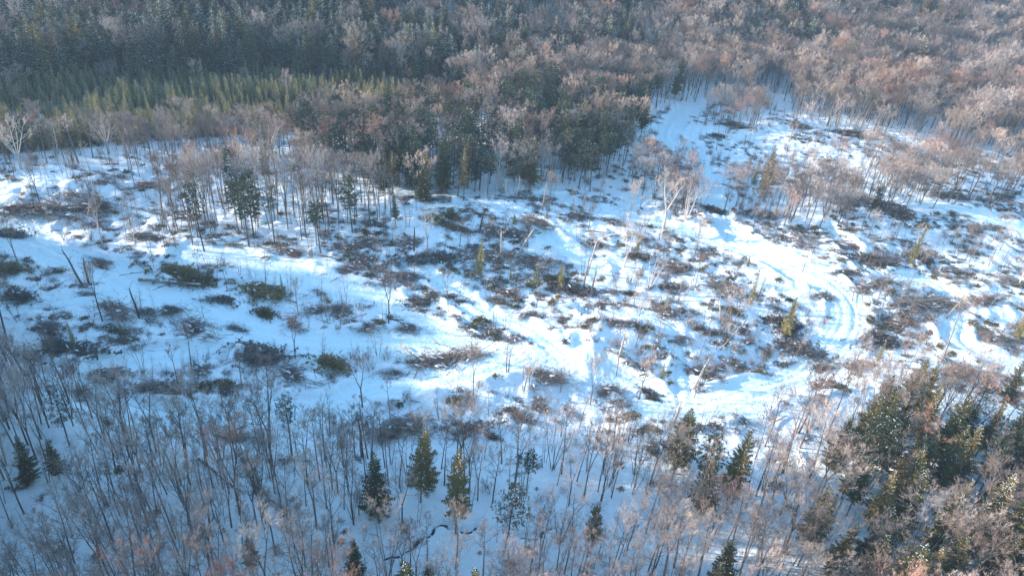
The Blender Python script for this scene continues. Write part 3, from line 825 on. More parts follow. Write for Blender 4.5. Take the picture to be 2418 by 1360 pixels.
# --- trees one can name in the photograph: kind, foot px, top py, label, short name, proto index
LAND = [
 ('S', 993, 1185, 1010, 'tall snow-flecked spruce with a pointed top, upper of the two at bottom centre', 'the tall pointed central spruce', 0),
 ('S', 1076, 1262, 1062, 'big dark spruce on a long bare trunk, standing just above the brook', 'the dark spruce above the brook', 3),
 ('S', 890, 1215, 1064, 'wide-skirted snowy spruce left of the tall pointed central spruce', 'the wide-skirted snowy spruce', 2),
 ('P', 1190, 1305, 1140, 'olive round-topped pine on a thin trunk, right of the two central spruces', 'the olive round-topped pine', 1),
 ('S', 1395, 1300, 1185, 'narrow dark spruce in the bottom woods, right of the olive pine', 'the narrow dark spruce', 3),
 ('P', 1655, 1165, 1028, 'dark bushy pine leaning right at the clearing edge, alone above the brook bend', 'the dark leaning pine', 3),
 ('S', 838, 1375, 1272, 'small spruce near the bottom edge, left of the brook', 'the small spruce by the brook', 1),
 ('S', 955, 1500, 1318, 'broad olive spruce top rising at the bottom edge, left of centre', 'the broad spruce top at the bottom edge', 2),
 ('S', 1122, 1530, 1343, 'spruce tip just showing at the bottom edge, under the central spruces', 'the spruce tip at the bottom edge', 1),
 ('S', 600, 1365, 1266, 'short dark spruce among bare poles at the lower left', 'the short dark spruce among poles', 3),
 ('S', 70, 1135, 1030, 'full olive spruce near the left edge, left one of a pair', 'the olive spruce at the left edge', 2),
 ('S', 140, 1130, 1038, 'snow-dusted dark spruce near the left edge, right one of a pair', 'the snow-dusted spruce at the left', 4),
 ('P', 165, 1055, 928, 'wide dark hemlock-like pine with drooping boughs at the left', 'the wide dark pine at the left', 1),
 ('P', 690, 1075, 934, 'slim pine with an olive tuft at its top, below the lower trail', 'the olive-tufted slim pine', 2),
 ('P', 1243, 1160, 1063, 'thin pine with a small flat crown between the brook and the clearing', 'the small flat-crowned pine', 0),
 ('S', 1690, 1410, 1268, 'dark snow-speckled spruce at the bottom edge under the brook bend', 'the speckled spruce at the bottom', 4),
 ('S', 1660, 1450, 1322, 'olive spruce top at the bottom edge, left of the speckled one', 'the olive spruce top at the bottom', 2),
 ('S', 2040, 1090, 905, 'tallest dark spruce at the upper left of the lower right clump', 'the tallest spruce of the clump', 0),
 ('S', 2000, 1100, 930, 'olive spruce on the left flank of the lower right clump', 'the left flank spruce', 1),
 ('S', 1960, 1110, 985, 'shorter spruce at the lower left corner of the dark clump', 'the shorter corner spruce', 2),
 ('S', 2080, 1110, 950, 'snowy spruce in the heart of the lower right clump', 'the snowy spruce in the clump', 4),
 ('S', 2150, 1085, 915, 'olive pointed spruce with its trunk showing, middle of the dark clump', 'the pointed olive spruce', 3),
 ('S', 2195, 1110, 930, 'dark spruce at the upper right of the lower right clump', 'the upper right clump spruce', 0),
 ('S', 2240, 1160, 1008, 'large snow-dusted spruce below the right end of the clump', 'the snow-dusted right spruce', 4),
 ('S', 2190, 1165, 1000, 'dark spruce between the pointed olive one and the snow-dusted one', 'the dark middle spruce', 1),
 ('S', 2110, 1210, 1060, 'olive-gold spruce under the clump, above the brightest bough tops', 'the olive-gold spruce', 2),
 ('S', 2050, 1250, 1112, 'snowy wide spruce with golden tips in the lower right woods', 'the golden-tipped spruce', 4),
 ('S', 2110, 1260, 1105, 'golden green spruce right beside the snowy golden-tipped one', 'the golden green spruce', 2),
 ('S', 1930, 1255, 1165, 'low dark spruce left of the golden-tipped spruce', 'the low dark spruce', 1),
 ('S', 1960, 1355, 1230, 'olive spruce with a bright left side near the bottom right', 'the bright-sided spruce', 2),
 ('S', 2310, 1215, 1105, 'round olive spruce in front of the leaning dark trunks at the right', 'the round olive spruce', 1),
 ('S', 2320, 1390, 1258, 'large lit spruce at the lower right corner of the woods', 'the large lit corner spruce', 0),
 ('S', 2150, 1430, 1290, 'golden spruce top touching the bottom edge at the right', 'the golden top at the bottom', 2),
 ('S', 2350, 990, 845, 'spruce with a feathery top at the right edge beside white snow', 'the feathery spruce at the right edge', 3),
 ('S', 2385, 1110, 910, 'tall spruce at the right edge below the feathery one', 'the tall right edge spruce', 0),
 ('Y', 2400, 800, 715, 'bushy brown-green spruce at the right edge of the clearing', 'the bushy right edge spruce', 2),
 ('P', 482, 590, 428, 'slim pine with a broken flat top, leftmost of the pines in the pole stand', 'the flat-topped pine', 0),
 ('P', 588, 582, 418, 'largest dark pine of the pole stand left of centre', 'the largest dark pine', 1),
 ('P', 565, 560, 432, 'dark pine touching the largest pine on its left side', 'the left twin pine', 2),
 ('P', 600, 565, 405, 'dark pine behind the largest pine, with the higher top', 'the higher back pine', 3),
 ('P', 648, 572, 440, 'compact round pine right of the largest pine', 'the compact round pine', 2),
 ('P', 757, 602, 470, 'small thin pine with sparse boughs in the pole stand', 'the sparse thin pine', 2),
 ('P', 832, 548, 412, 'broad pine at the right end of the pole stand', 'the broad right end pine', 1),
 ('S', 626, 428, 345, 'conical spruce behind the pole stand, below the big white birch', 'the spruce under the white birch', 1),
 ('S', 934, 538, 455, 'skeletal dark spruce on the lit slope at the stand edge', 'the skeletal spruce', 3),
 ('S', 1800, 462, 340, 'pointed dark spruce at the top of the right-hand grove', 'the pointed grove spruce', 1),
 ('Y', 1778, 440, 378, 'small dark spruce left of the pointed grove spruce', 'the small grove spruce', 2),
 ('S', 2048, 520, 430, 'slender spruce standing alone right of the grove', 'the slender lone spruce', 3),
 ('Y', 1853, 792, 703, 'young spruce in the middle of the trail loop', 'the young spruce in the loop', 2),
 ('Y', 1770, 722, 643, 'young spruce left of the bright trail bend', 'the young spruce by the bend', 1),
 ('Y', 2150, 620, 535, 'young spruce among pale poles in the right clearing', 'the young spruce among poles', 0),
 ('Y', 1131, 642, 562, 'olive young spruce on the brush above centre', 'the olive young spruce', 2),
 ('Y', 1262, 685, 615, 'dark young spruce beside the central brush heaps', 'the dark young spruce', 1),
 ('Y', 1322, 680, 625, 'second dark young spruce, right of the central brush heaps', 'the right young spruce', 2),
 ('W', 52, 402, 288, 'white birch at the far left of the tree belt', 'the far left birch', 1),
 ('W', 138, 362, 277, 'slender white birch second from the left in the belt', 'the second birch', 3),
 ('W', 258, 365, 272, 'white birch third from the left in the belt', 'the third birch', 4),
 ('W', 308, 352, 270, 'thin pale birch right of the third birch in the belt', 'the thin pale birch', 3),
 ('W', 634, 410, 283, 'brightest large white birch with a pinkish fan-shaped crown', 'the brightest white birch', 1),
 ('W', 1565, 548, 425, 'great forked white birch at the middle of the upper clearing', 'the great forked birch', 0),
 ('W', 1618, 525, 428, 'pale birch right behind the great forked birch', 'the pale birch behind the fork', 2),
 ('W', 1178, 452, 358, 'thin crooked birch at the shaded edge above centre', 'the crooked edge birch', 3),
 ('W', 1532, 685, 598, 'pale many-stemmed birch clump below the great forked birch', 'the pale birch clump', 2),
 ('W', 1385, 655, 550, 'pale thin birch in the central clearing', 'the pale thin birch', 3),
 ('W', 1180, 450, 385, 'short pale birch at the shaded edge above centre', 'the short pale birch', 2),
 ('W', 1390, 430, 352, 'pale trunked birch under the round tan hardwoods', 'the pale trunked birch', 3),
 ('B', 429, 938, 818, 'bare tree with a dense reddish top rising from the lower left trail', 'the bare tree on the lower left trail', 5),
 ('B', 452, 862, 755, 'thin dark bare tree with a reddish crown above the lower left trail', 'the thin reddish-topped tree', 14),
 ('B', 918, 768, 645, 'dark gaunt bare tree alone left of centre', 'the gaunt lone tree', 19),
 ('B', 438, 1060, 925, 'forked bare tree leaning left at the trail edge', 'the leaning forked tree', 18),
 ('B', 856, 962, 838, 'pale-topped bare tree on the near edge of the middle trail', 'the pale-topped tree', 6),
 ('B', 697, 842, 745, 'small bare tree with a purplish round top on the trail edge', 'the purplish round tree', 8),
 ('B', 571, 908, 820, 'spreading bare tree among slash at the lower left', 'the spreading slash tree', 18),
 ('B', 1636, 618, 515, 'round tan bare tree below the great forked birch', 'the round tan tree', 9),
 ('B', 1456, 884, 795, 'spreading bare tree beside the snow junction', 'the junction tree', 18),
 ('B', 1508, 938, 840, 'tan bare tree right of the snow junction', 'the tan junction tree', 6),
 ('B', 1640, 935, 830, 'pale bare tree inside the trail loop', 'the pale loop tree', 0),
 ('B', 1905, 545, 425, 'tan bare tree at the right end of the grove', 'the tan grove tree', 9),
 ('B', 1215, 1150, 985, 'wide-armed bare tree below the clearing edge at centre', 'the wide-armed tree', 18),
 ('B', 748, 1250, 1085, 'thick forked tree with spreading arms in the lower left woods', 'the thick forked tree', 19),
 ('B', 1075, 1342, 1190, 'bare tree with a wide flat crown over the brook', 'the flat-crowned brook tree', 9),
 ('B', 1480, 1300, 1165, 'round pale bare crown over the brook at bottom centre', 'the round pale crown', 0),
 ('B', 1780, 1240, 1090, 'large spreading bare tree beside the dark leaning pine', 'the large spreading tree', 18),
 ('B', 1895, 640, 560, 'thin bare tree behind the bright trail bend', 'the thin bend tree', 10),
 ('B', 2220, 860, 700, 'slim bare pole above the dark spruce clump', 'the slim pole above the clump', 12),
]
P0 = {'S': SPR, 'P': PIN, 'Y': YNG, 'W': BIRCH, 'B': BARE}
KIND = {'S': 'spruce_tree', 'P': 'pine_tree', 'Y': 'young_spruce', 'W': 'white_birch', 'B': 'bare_tree'}
CAT = {'S': 'spruce', 'P': 'pine', 'Y': 'young spruce', 'W': 'birch', 'B': 'tree'}
lx, ly = ground_at([l[1] for l in LAND], [l[2] for l in LAND])
LM = []
for (k, bx, by, ty, lab, short, pi), x, y in zip(LAND, lx, ly):
    z = float(T0(x, y)); hs = np.linspace(1, 26, 251)
    pyy = project(x, y, z + hs)[1]
    H = float(hs[np.argmin(np.abs(pyy - ty))])
    TREES.append(dict(k=k, x=float(x), y=float(y), H=H, zone='land', label=lab, pi=pi, wide=1.0))
    LM.append((float(x), float(y), short, lab))

_lc = [t for t in TREES if t['k'] in 'SP']
LCY = np.array([t['y'] for t in _lc])
_a = [project(t['x'], t['y'], float(T0(t['x'], t['y'])) + t['H'] * q) for t in _lc for q in (1.0, .3)]
LC0 = np.array([float(v[1]) for v in _a[0::2]]); LC1 = np.array([float(v[1]) for v in _a[1::2]]); LCX = np.array([float(v[0]) for v in _a[0::2]]) * .5 + np.array([float(v[0]) for v in _a[1::2]]) * .5
ids = np.where(keep)[0]
nr.shuffle(ids)
LXY = np.array([(l[0], l[1]) for l in LM])
for i in ids:
    x, y = CX[i], CY[i]; z = ZN[zn[i]]
    dl = np.hypot(LXY[:, 0] - x, LXY[:, 1] - y).min()
    if dl < 2.6: continue
    r = rng.random(); acc = 0; kk = 'B'
    # species clump together
    r = min(max(r * .55 + (vnoise(x / 13, y / 13, 321) + .5) * .45, 0), .999)
    for a, w in z['mix'].items():
        acc += w
        if r < acc: kk = a; break
    H = rng.uniform(*z['h']) * (0.86 + .32 * rng.random()) * (.84 if zn[i] not in ('young', 'shade') else 1)
    if kk == 'B' and zn[i] in ('hill_corner', 'hill_mid'): H *= .95
    wide = 1.0
    if zn[i] in ('low_left', 'stand', 'low_mid'): wide = .80
    if kk in 'BW':      # leave the named conifers in view
        c0, c1 = project([x, x], [y, y], [CZ[i] + H * .95, CZ[i] + H * .45])
        hit = (LCY > y - .5) & (LCY < y + 13) & (np.abs(LCX - c0.mean()) < 55) & (LC0 < c1[1] + 10) & (LC1 > c1[0] - 10)
        if hit.any() and rng.random() < .5: continue
    TREES.append(dict(k=kk, x=float(x), y=float(y), H=H, zone=zn[i], label=None, pi=None, wide=wide))
st_ = 1.5; yx, yy = np.meshgrid(np.arange(-260, 60, st_), np.arange(120, 290, st_))
yx = (yx + nr.uniform(-.45, .45, yx.shape) * st_).ravel(); yy = (yy + nr.uniform(-.45, .45, yy.shape) * st_).ravel()
yz = T0(yx, yy); q0 = project(yx, yy, yz + 4.5); q1 = project(yx, yy, yz)
q0 = (q0[0], q0[1] - 22)
yo = (zone_names(q0[0], q0[1], q1[0], q1[1]) == 'young') & (q0[0] > -350) & (fbm(yx, yy, 14, 2, 44) > -.42) & (nr.uniform(0, 1, yx.shape) < .9)
for x, y in zip(yx[yo], yy[yo]):
    TREES.append(dict(k='Y', x=float(x), y=float(y), H=rng.uniform(2.8, 6.2) * (1 + .9 * float(vnoise(x / 8, y / 8, 71))), zone='young', label=None, pi=None, wide=1.25))
# scattered survivors in the clearing
cl = np.where(zn == 'clearing')[0]; nr.shuffle(cl)
n_c = 0
for i in cl:
    if n_c >= 110: break
    x, y = CX[i], CY[i]
    if bx_[i] < -100 or bx_[i] > 2600: continue
    if min(float(poly_dist(np.array([x]), np.array([y]), p, w)[0]) for p, w in TRAILS) < .8: continue
    if not near_ok(x, y, 4.5): continue
    n_c += 1
    kk = rng.choices('BWY', (.62, .2, .18))[0]
    TREES.append(dict(k=kk, x=float(x), y=float(y), H=rng.uniform(5, 10) if kk != 'Y' else rng.uniform(2, 4.5), zone='clearing', label=None, pi=None, wide=.8))
print('trees', len(TREES), time.time() - T00)

# sizes in view decide which become objects
X = np.array([t['x'] for t in TREES]); Y = np.array([t['y'] for t in TREES]); HH = np.array([t['H'] for t in TREES])
Z = TZ(X, Y)
ax, ay = project(X, Y, Z); tx, ty = project(X, Y, Z + HH); mx, my = project(X, Y, Z + HH * .65)
rngd = np.sqrt(X ** 2 + Y ** 2 + (Z + HH * .5 - CAM_H) ** 2)
inview = ((mx > -10) & (mx < 2430) & (my > -10) & (my < 1365)) | ((tx > 0) & (tx < 2418) & (ty > 0) & (ty < 1345))
score = np.where(inview, HH / rngd, 0)
for i, t in enumerate(TREES):
    t['z'] = float(Z[i]); t['s'] = float(score[i]) + (10 if t['label'] else 0); t['px'] = float(mx[i]); t['py'] = float(my[i]); t['v'] = bool(inview[i])
LIMIT = {'S': 290, 'P': 290, 'Y': 290, 'W': 290, 'B': 290}
BYK = {k: sorted([t for t in TREES if t['k'] == k], key=lambda t: -t['s']) for k in LIMIT}

ORD = ['', 'second ', 'third ', 'fourth ', 'fifth ', 'sixth ', 'seventh ', 'eighth ', 'ninth ', 'tenth ']
used_labels = {}
def rel_label(look, noun, x, y, zone_text, group):
    """say which one by the nearest named tree, else by its part of the wood"""
    d = np.hypot(LXY[:, 0] - x, LXY[:, 1] - y); j = int(np.argmin(d))
    if d[j] < 22:
        dx, dy = x - LXY[j, 0], y - LXY[j, 1]
        near = 'just ' if d[j] < 7 else ''
        if abs(dx) > abs(dy): side = 'right of' if dx > 0 else 'left of'
        else: side = 'behind' if dy > 0 else 'in front of'
        key = (look, noun, near, side, j)
        n = used_labels.get(key, 0); used_labels[key] = n + 1
        if n < len(ORD):
            o = ORD[n]
            return f'{o}{look} {noun} {near}{side} {LM[j][2]}'.strip(), group
    px, py = project(x, y, float(T0(x, y)) + 6)
    lo, hi = ZEND.get(zone_text, (0, 2418)); q = (px - lo) / max(hi - lo, 1)
    end = ', left end' if q < .25 else ', left half' if q < .5 else ', right half' if q < .75 else ', right end'
    return f'{look} {noun} {zone_text}{end}', f'{look} {noun}s {zone_text}{end}'
NOUN = {'S': 'spruce', 'P': 'pine', 'Y': 'spruce', 'W': 'white birch', 'B': 'bare hardwood'}
FAR = {k: [] for k in 'SPYWB'}
ZEND = {}
for t in TREES:
    if t['v'] and t['zone'] in ZN:
        a, b = ZEND.get(ZN[t['zone']]['text'], (9e9, -9e9)); ZEND[ZN[t['zone']]['text']] = (max(0, min(a, t['px'])), min(2418, max(b, t['px'])))
for k, L in BYK.items():
    n_ind = 0
    for t in L:
        pi = t['pi'] if t['pi'] is not None else rng.randrange(len(P0[k]))
        if k == 'B' and t['pi'] is None:
            # tones gather in patches
            f = float(vnoise(t['x'] / 17, t['y'] / 17, 88)) + rng.uniform(-.3, .3)
            c = 0
            if t['zone'] in ('hill_corner', 'low_left', 'low_mid', 'hill_left', 'hill_mid', 'hill_right'): c = 1 if f > -.30 else 0
            else: c = 1 if f > .22 else 0
            if f < -.42 or rng.random() < .05: c = 2
            hb = rng.randrange(len(habits))
            if t['zone'] in ('stand',): hb = rng.choice((1, 4, 7, 2))
            if t['zone'] in ('low_left', 'low_mid'): hb = rng.choice((1, 4, 7, 2, 6, 5, 0))
            if t['zone'] == 'clearing': hb = rng.choice((1, 2, 5, 6, 7))
            pi = hb * 3 + c
        if k == 'S' and t['pi'] is None and t['zone'].startswith('hill') and rng.random() < .4: pi = 5
        if k == 'S' and t['pi'] is None and pi == 5 and t['zone'] in ('low_left', 'low_mid', 'centre', 'belt_left') : pi = 4
        p = P0[k][pi]
        s = t['H'] / p['H']; w = s ** .8 * t['wide'] * rng.uniform(.88, 1.12) * (rng.uniform(.85, 1.2) if k in 'SP' else 1) * (1.2 if t['zone'].startswith('hill') and k in 'SP' else 1)
        if t['label']: w = s ** .9 * (.97 if k == 'S' else 1.35 if k == 'W' else 1.0)
        rz = rng.uniform(0, 6.28); tl = (rng.gauss(0, .025), rng.gauss(0, .025))
        if t['s'] > 0 and n_ind < LIMIT[k]:
            n_ind += 1
            o = place(KIND[k], p['parts'], t['x'], t['y'], t['z'], rz, (w, s), tl)
            if t['label']:
                lab, grp = t['label'], {'S': 'spruces', 'P': 'pines', 'Y': 'young spruces', 'W': 'white birches', 'B': 'bare hardwoods'}[k] + ' that stand out'
            else:
                look = p['look'] if k != 'B' else f"{p['look']} {p['col']}"
                if t['H'] < 8 and k in 'BW': look = 'small ' + look
                zt = ZN[t['zone']]['text'] if t['zone'] in ZN else 'standing in the snowy clearing'
                grp = {'S': 'spruces', 'P': 'pines', 'Y': 'young spruces', 'W': 'white birches', 'B': 'bare hardwoods'}[k] + ' ' + zt
                lab, grp = rel_label(look, NOUN[k], t['x'], t['y'], zt, grp)
            tag(o, lab, CAT[k], grp)
        elif t['v'] or t['px'] > -1e9:
            FAR[k].append((t['x'], t['y'], t['z'], rz, w, s, pi))

# ------------------------------------------------------------------ instanced masses
def mass(name, label, pts, meshes):
    """one object whose geometry nodes place the given meshes on its points"""
    if not pts: return
    pc = bpy.data.collections.new(name + '_shapes')       # not linked to the scene
    for i, me in enumerate(meshes):
        pc.objects.link(bpy.data.objects.new('%s_shape_%02d' % (name, i), me))
    a = np.array(pts, float)
    me = bpy.data.meshes.new(name); me.vertices.add(len(a)); me.vertices.foreach_set('co', a[:, :3].ravel())
    def attr(n, t, v, f):
        at = me.attributes.new(n, t, 'POINT'); at.data.foreach_set(f, v)
    attr('spin', 'FLOAT_VECTOR', np.stack([a[:, 0] * 0 + nr.normal(0, .03, len(a)), nr.normal(0, .03, len(a)), a[:, 3]], -1).ravel(), 'vector')
    attr('size', 'FLOAT_VECTOR', np.stack([a[:, 4], a[:, 4], a[:, 5]], -1).ravel(), 'vector')
    attr('shape', 'INT', a[:, 6].astype(np.int32), 'value')
    me.update()
    o = link(bpy.data.objects.new(name, me)); tag(o, label, None, None, 'stuff')
    ng = bpy.data.node_groups.new(name, 'GeometryNodeTree')
    ng.interface.new_socket('Geometry', in_out='INPUT', socket_type='NodeSocketGeometry')
    ng.interface.new_socket('Geometry', in_out='OUTPUT', socket_type='NodeSocketGeometry')
    N = ng.nodes; Lk = ng.links
    gi = N.new('NodeGroupInput'); go = N.new('NodeGroupOutput')
    ci = N.new('GeometryNodeCollectionInfo'); ci.inputs['Collection'].default_value = pc
    ci.inputs['Separate Children'].default_value = True; ci.inputs['Reset Children'].default_value = True
    ip = N.new('GeometryNodeInstanceOnPoints'); ip.inputs['Pick Instance'].default_value = True
    def na(n, t):
        q = N.new('GeometryNodeInputNamedAttribute'); q.data_type = t; q.inputs['Name'].default_value = n; return q.outputs['Attribute']
    Lk.new(gi.outputs[0], ip.inputs['Points']); Lk.new(ci.outputs[0], ip.inputs['Instance'])
    Lk.new(na('shape', 'INT'), ip.inputs['Instance Index'])
    e2r = N.new('FunctionNodeEulerToRotation'); Lk.new(na('spin', 'FLOAT_VECTOR'), e2r.inputs[0]); Lk.new(e2r.outputs[0], ip.inputs['Rotation'])
    Lk.new(na('size', 'FLOAT_VECTOR'), ip.inputs['Scale'])
    Lk.new(ip.outputs[0], go.inputs[0])
    md = o.modifiers.new('scatter', 'NODES'); md.node_group = ng
    return o

mass('distant_spruce_forest', 'dark spruces massed on the far slope and wood edges', FAR['S'], [p['one'] for p in SPR])
mass('distant_pine_forest', 'dark pines massed among the far woods', FAR['P'], [p['one'] for p in PIN])
mass('young_spruce_thicket', 'dense olive young spruces massed below the far slope', FAR['Y'], [p['one'] for p in YNG])
mass('distant_birch_forest', 'pale birches scattered through the far woods', FAR['W'], [p['one'] for p in BIRCH])
mass('distant_hardwood_forest', 'leafless tan and grey hardwoods massed across the far woods', FAR['B'], [p['one'] for p in BARE])

# ------------------------------------------------------------------ brush heaps, logs, stumps
HEAPS = [(15, 548, 60, 'dark'), (18, 640, 75, 'conifer'), (30, 700, 75, 'dark'), (200, 692, 42, 'red'), (395, 645, 110, 'conifer'), (440, 668, 85, 'conifer'), (527, 705, 62, 'dark'), (625, 685, 105, 'conifer'),
 (280, 742, 95, 'red'), (470, 778, 105, 'red'), (300, 810, 72, 'greydark'), (150, 832, 110, 'dark'), (265, 876, 75, 'dark'), (375, 925, 95, 'dark'), (612, 842, 105, 'dark'), (700, 882, 115, 'red'), (792, 862, 75, 'conifer'),
 (690, 772, 40, 'red'), (790, 742, 115, 'greydark'), (860, 778, 62, 'red'), (955, 778, 72, 'greydark'), (100, 770, 80, 'greydark'), (960, 577, 110, 'red'), (862, 582, 95, 'brown'), (990, 620, 60, 'dark'), (1045, 617, 62, 'dark'),
 (1192, 556, 85, 'dark'), (1082, 549, 85, 'brown'), (1240, 522, 105, 'brown'), (1012, 517, 62, 'conifer'), (1082, 517, 52, 'conifer'), (1370, 518, 52, 'dark'), (1436, 527, 52, 'red'), (1150, 605, 125, 'red'), (1250, 625, 115, 'red'),
 (1290, 672, 95, 'conifer'), (1350, 690, 95, 'dark'), (1202, 692, 58, 'brown'), (1075, 702, 52, 'dark'), (1020, 690, 60, 'greydark'), (985, 712, 62, 'dark'), (1060, 853, 165, 'brown'), (1178, 783, 62, 'red'), (1290, 893, 115, 'red'),
 (930, 883, 62, 'red'), (1410, 578, 72, 'red'), (1600, 632, 95, 'red'), (1582, 682, 72, 'dark'), (1480, 692, 52, 'conifer'), (1512, 612, 52, 'dark'), (1690, 497, 62, 'dark'), (1800, 512, 62, 'greydark'), (1700, 692, 92, 'red'),
 (1660, 782, 52, 'dark'), (1870, 805, 120, 'dark'), (1858, 765, 80, 'dark'), (1730, 742, 42, 'conifer'), (1982, 642, 52, 'greydark'), (2160, 708, 185, 'greydark'), (2110, 765, 120, 'brown'), (2080, 802, 85, 'dark'), (2070, 682, 112, 'brown'),
 (1990, 577, 95, 'brown'), (2100, 500, 100, 'dark'), (2070, 622, 92, 'dark'), (2170, 612, 62, 'dark'), (2330, 712, 72, 'brown'), (2300, 602, 62, 'greydark'), (1942, 862, 62, 'greydark'), (1650, 872, 105, 'brown'), (1540, 932, 72, 'dark'),
 (1110, 1018, 85, 'dark'), (1157, 1027, 42, 'dark'), (1215, 977, 62, 'dark'), (1265, 962, 52, 'red'), (975, 1005, 130, 'brown'), (920, 1025, 85, 'red'), (560, 1042, 105, 'greydark'), (120, 480, 150, 'brown'), (200, 500, 120, 'greydark'),
 (330, 440, 70, 'brown'), (230, 615, 60, 'greydark'), (450, 520, 70, 'brown'), (350, 560, 80, 'greydark'), (700, 600, 90, 'brown'), (820, 640, 110, 'brown'), (940, 660, 90, 'brown'), (880, 520, 80, 'greydark'), (1500, 560, 60, 'greydark'),
 (1330, 760, 60, 'brown'), (1240, 745, 50, 'greydark'), (1470, 770, 80, 'brown'), (1560, 740, 70, 'red'), (1600, 800, 60, 'brown'), (1430, 930, 100, 'greydark'), (1750, 790, 50, 'red'), (1930, 700, 60, 'greydark'), (2250, 880, 90, 'brown'),
 (2030, 870, 90, 'brown'), (2350, 800, 80, 'greydark'), (2250, 470, 80, 'greydark'), (2380, 470, 60, 'dark'), (1990, 480, 60, 'greydark'), (1740, 300, 60, 'dark'), (1700, 320, 40, 'dark'), (2010, 320, 90, 'dark'), (1900, 300, 60, 'greydark'),
 (470, 880, 70, 'red'), (60, 850, 70, 'greydark'), (180, 930, 80, 'red'), (240, 900, 60, 'greydark'), (520, 910, 50, 'conifer'), (480, 915, 45, 'conifer'), (560, 770, 50, 'greydark'), (640, 745, 60, 'conifer'), (340, 745, 60, 'greydark'), (420, 745, 60, 'greydark')]
HN = {'red': ('reddish-brown', 'brush heap'), 'dark': ('blackish green', 'slash heap'), 'brown': ('tan', 'brush heap'), 'conifer': ('olive', 'bough heap'), 'greydark': ('dark grey', 'brush heap')}
PLACES = [(35, 520, 'the bright snow entering at the left edge'), (400, 655, 'the long felled log'), (530, 745, 'the fork of the left trails'), (375, 925, 'the lower left trail loop'), (700, 880, 'the near side of the middle trail'), (920, 700, 'the gaunt lone tree'),
 (620, 600, 'the foot of the pole stand'), (1080, 530, 'the sunlit knoll above centre'), (1280, 650, 'the central brush field'), (1060, 850, 'the trail left of the snow junction'), (1380, 860, 'the snow junction at centre'), (1565, 560, 'the great forked birch'),
 (1600, 660, 'the pale birch clump'), (1860, 790, 'the young spruce in the trail loop'), (1850, 600, 'the bright trail bend'), (2160, 710, 'the broad heap inside the right clearing'), (2070, 520, 'the slender lone spruce'), (2330, 740, 'the right edge snow'),
 (1780, 320, 'the upper right clearing'), (1110, 1020, 'the woods edge below the junction'), (980, 1000, 'the tall pointed central spruce'), (560, 1040, 'the olive-tufted slim pine'), (1650, 870, 'the loop inside the near trail'), (60, 820, 'the thin trees at the left edge')]
hx, hy = ground_at([h[0] for h in HEAPS], [h[1] for h in HEAPS])
hz = TZ(hx, hy)
seen = {}
HEAPXY = list(zip(hx, hy))
for i, (px, py, w, kind) in enumerate(HEAPS):
    x, y, z = float(hx[i]), float(hy[i]), float(hz[i])
    rg = math.sqrt(x * x + y * y + (z - CAM_H) ** 2); wid = w / FOC * rg * .85
    me = PILE[kind][(i * 7 + i // 5) % 4]
    sc = wid / 4.6
    nm = 'slash_heap' if kind in ('dark', 'conifer') else 'brush_heap'
    o = place(nm, me, x, y, z - .08, rng.uniform(-.5, .3) + (math.pi if i % 3 == 0 else 0), sc, (0, 0))
    o.scale = (sc, sc * rng.uniform(.8, 1.15), sc ** .6 * rng.uniform(.8, 1.15))
    a, b = HN[kind]; q = min(PLACES, key=lambda p: (p[0] - px) ** 2 + 3 * (p[1] - py) ** 2)
    size = 'large' if w > 95 else ('small' if w < 55 else 'low')
    dx, dy = px - q[0], (py - q[1]) * 1.5
    rel = 'right beside' if abs(dx) + abs(dy) < 40 else (('right of' if dx > 0 else 'left of') if abs(dx) > abs(dy) else ('below' if dy > 0 else 'above'))
    key = (size, kind, rel, q[2]); n = seen.get(key, 0); seen[key] = n + 1
    tag(o, f'{ORD[n]}{size} {a} {b} {rel} {q[2]}', 'brush heap', 'heaps of logging slash in the clearing')

def log_thing(x0, y0, x1, y1, r, label, m='bark_rot', name='felled_log', group='felled logs', up=.25, snow=True):
    gx, gy = ground_at([x0, x1], [y0, y1]); gz = TZ(gx, gy)
    a = Vector((gx[0], gy[0], gz[0] + r + up)); b = Vector((gx[1], gy[1], gz[1] + r + up * .4))
    c = (a + b) / 2
    rt = bpy.data.objects.new(name, None); link(rt); rt.location = c
    mb = MB(); d = b - a
    mb.tube([(a - c), (a - c) + d * .33 + Vector((0, 0, .05)), (a - c) + d * .66, (b - c)], [r, r * .93, r * .8, r * .55], 8)
    k = random.Random(int(x0 * 7 + y0)); 
    for j in range(4):
        t = k.uniform(.4, .95); q = (a - c) + d * t; mb.spike(q, q + rv(k, .8) + Vector((0, 0, .4)), r * .25)
    link(bpy.data.objects.new('stem', mb.mesh('stem', [M[m]], True)), rt)
    if snow:
        sb = MB()
        for j in range(int(d.length / .6)):
            t = k.uniform(.05, .9); q = (a - c) + d * t + Vector((0, 0, r * .75))
            sb.pad(q, .45, r * .6, r * .4, math.atan2(d.y, d.x), 0, k)
        link(bpy.data.objects.new('snow_load', sb.mesh('snow_load', [M['snowcap']])), rt)
    tag(rt, label, 'log', group)
log_thing(328, 664, 428, 671, .27, 'long straight felled log lying on the trail edge beside olive slash')
log_thing(430, 672, 478, 676, .2, 'shorter felled log ending in dark slash, right of the long straight log')
log_thing(945, 815, 990, 855, .16, 'pale log slanting down to the right above the middle trail', 'bark_rot')
log_thing(1700, 830, 1760, 765, .13, 'thin pale log slanting across snow inside the trail loop', 'bark_rot')
log_thing(1870, 750, 1895, 775, .12, 'bent pale log on the dark slash of the trail loop', 'bark_white')
log_thing(1880, 1065, 1905, 1130, .14, 'pale straight log pointing down the lit bank left of the spruce clump', 'bark_white')
log_thing(1810, 1010, 1855, 985, .12, 'thin pale log on the lit bank above the dark leaning pine', 'bark_white')
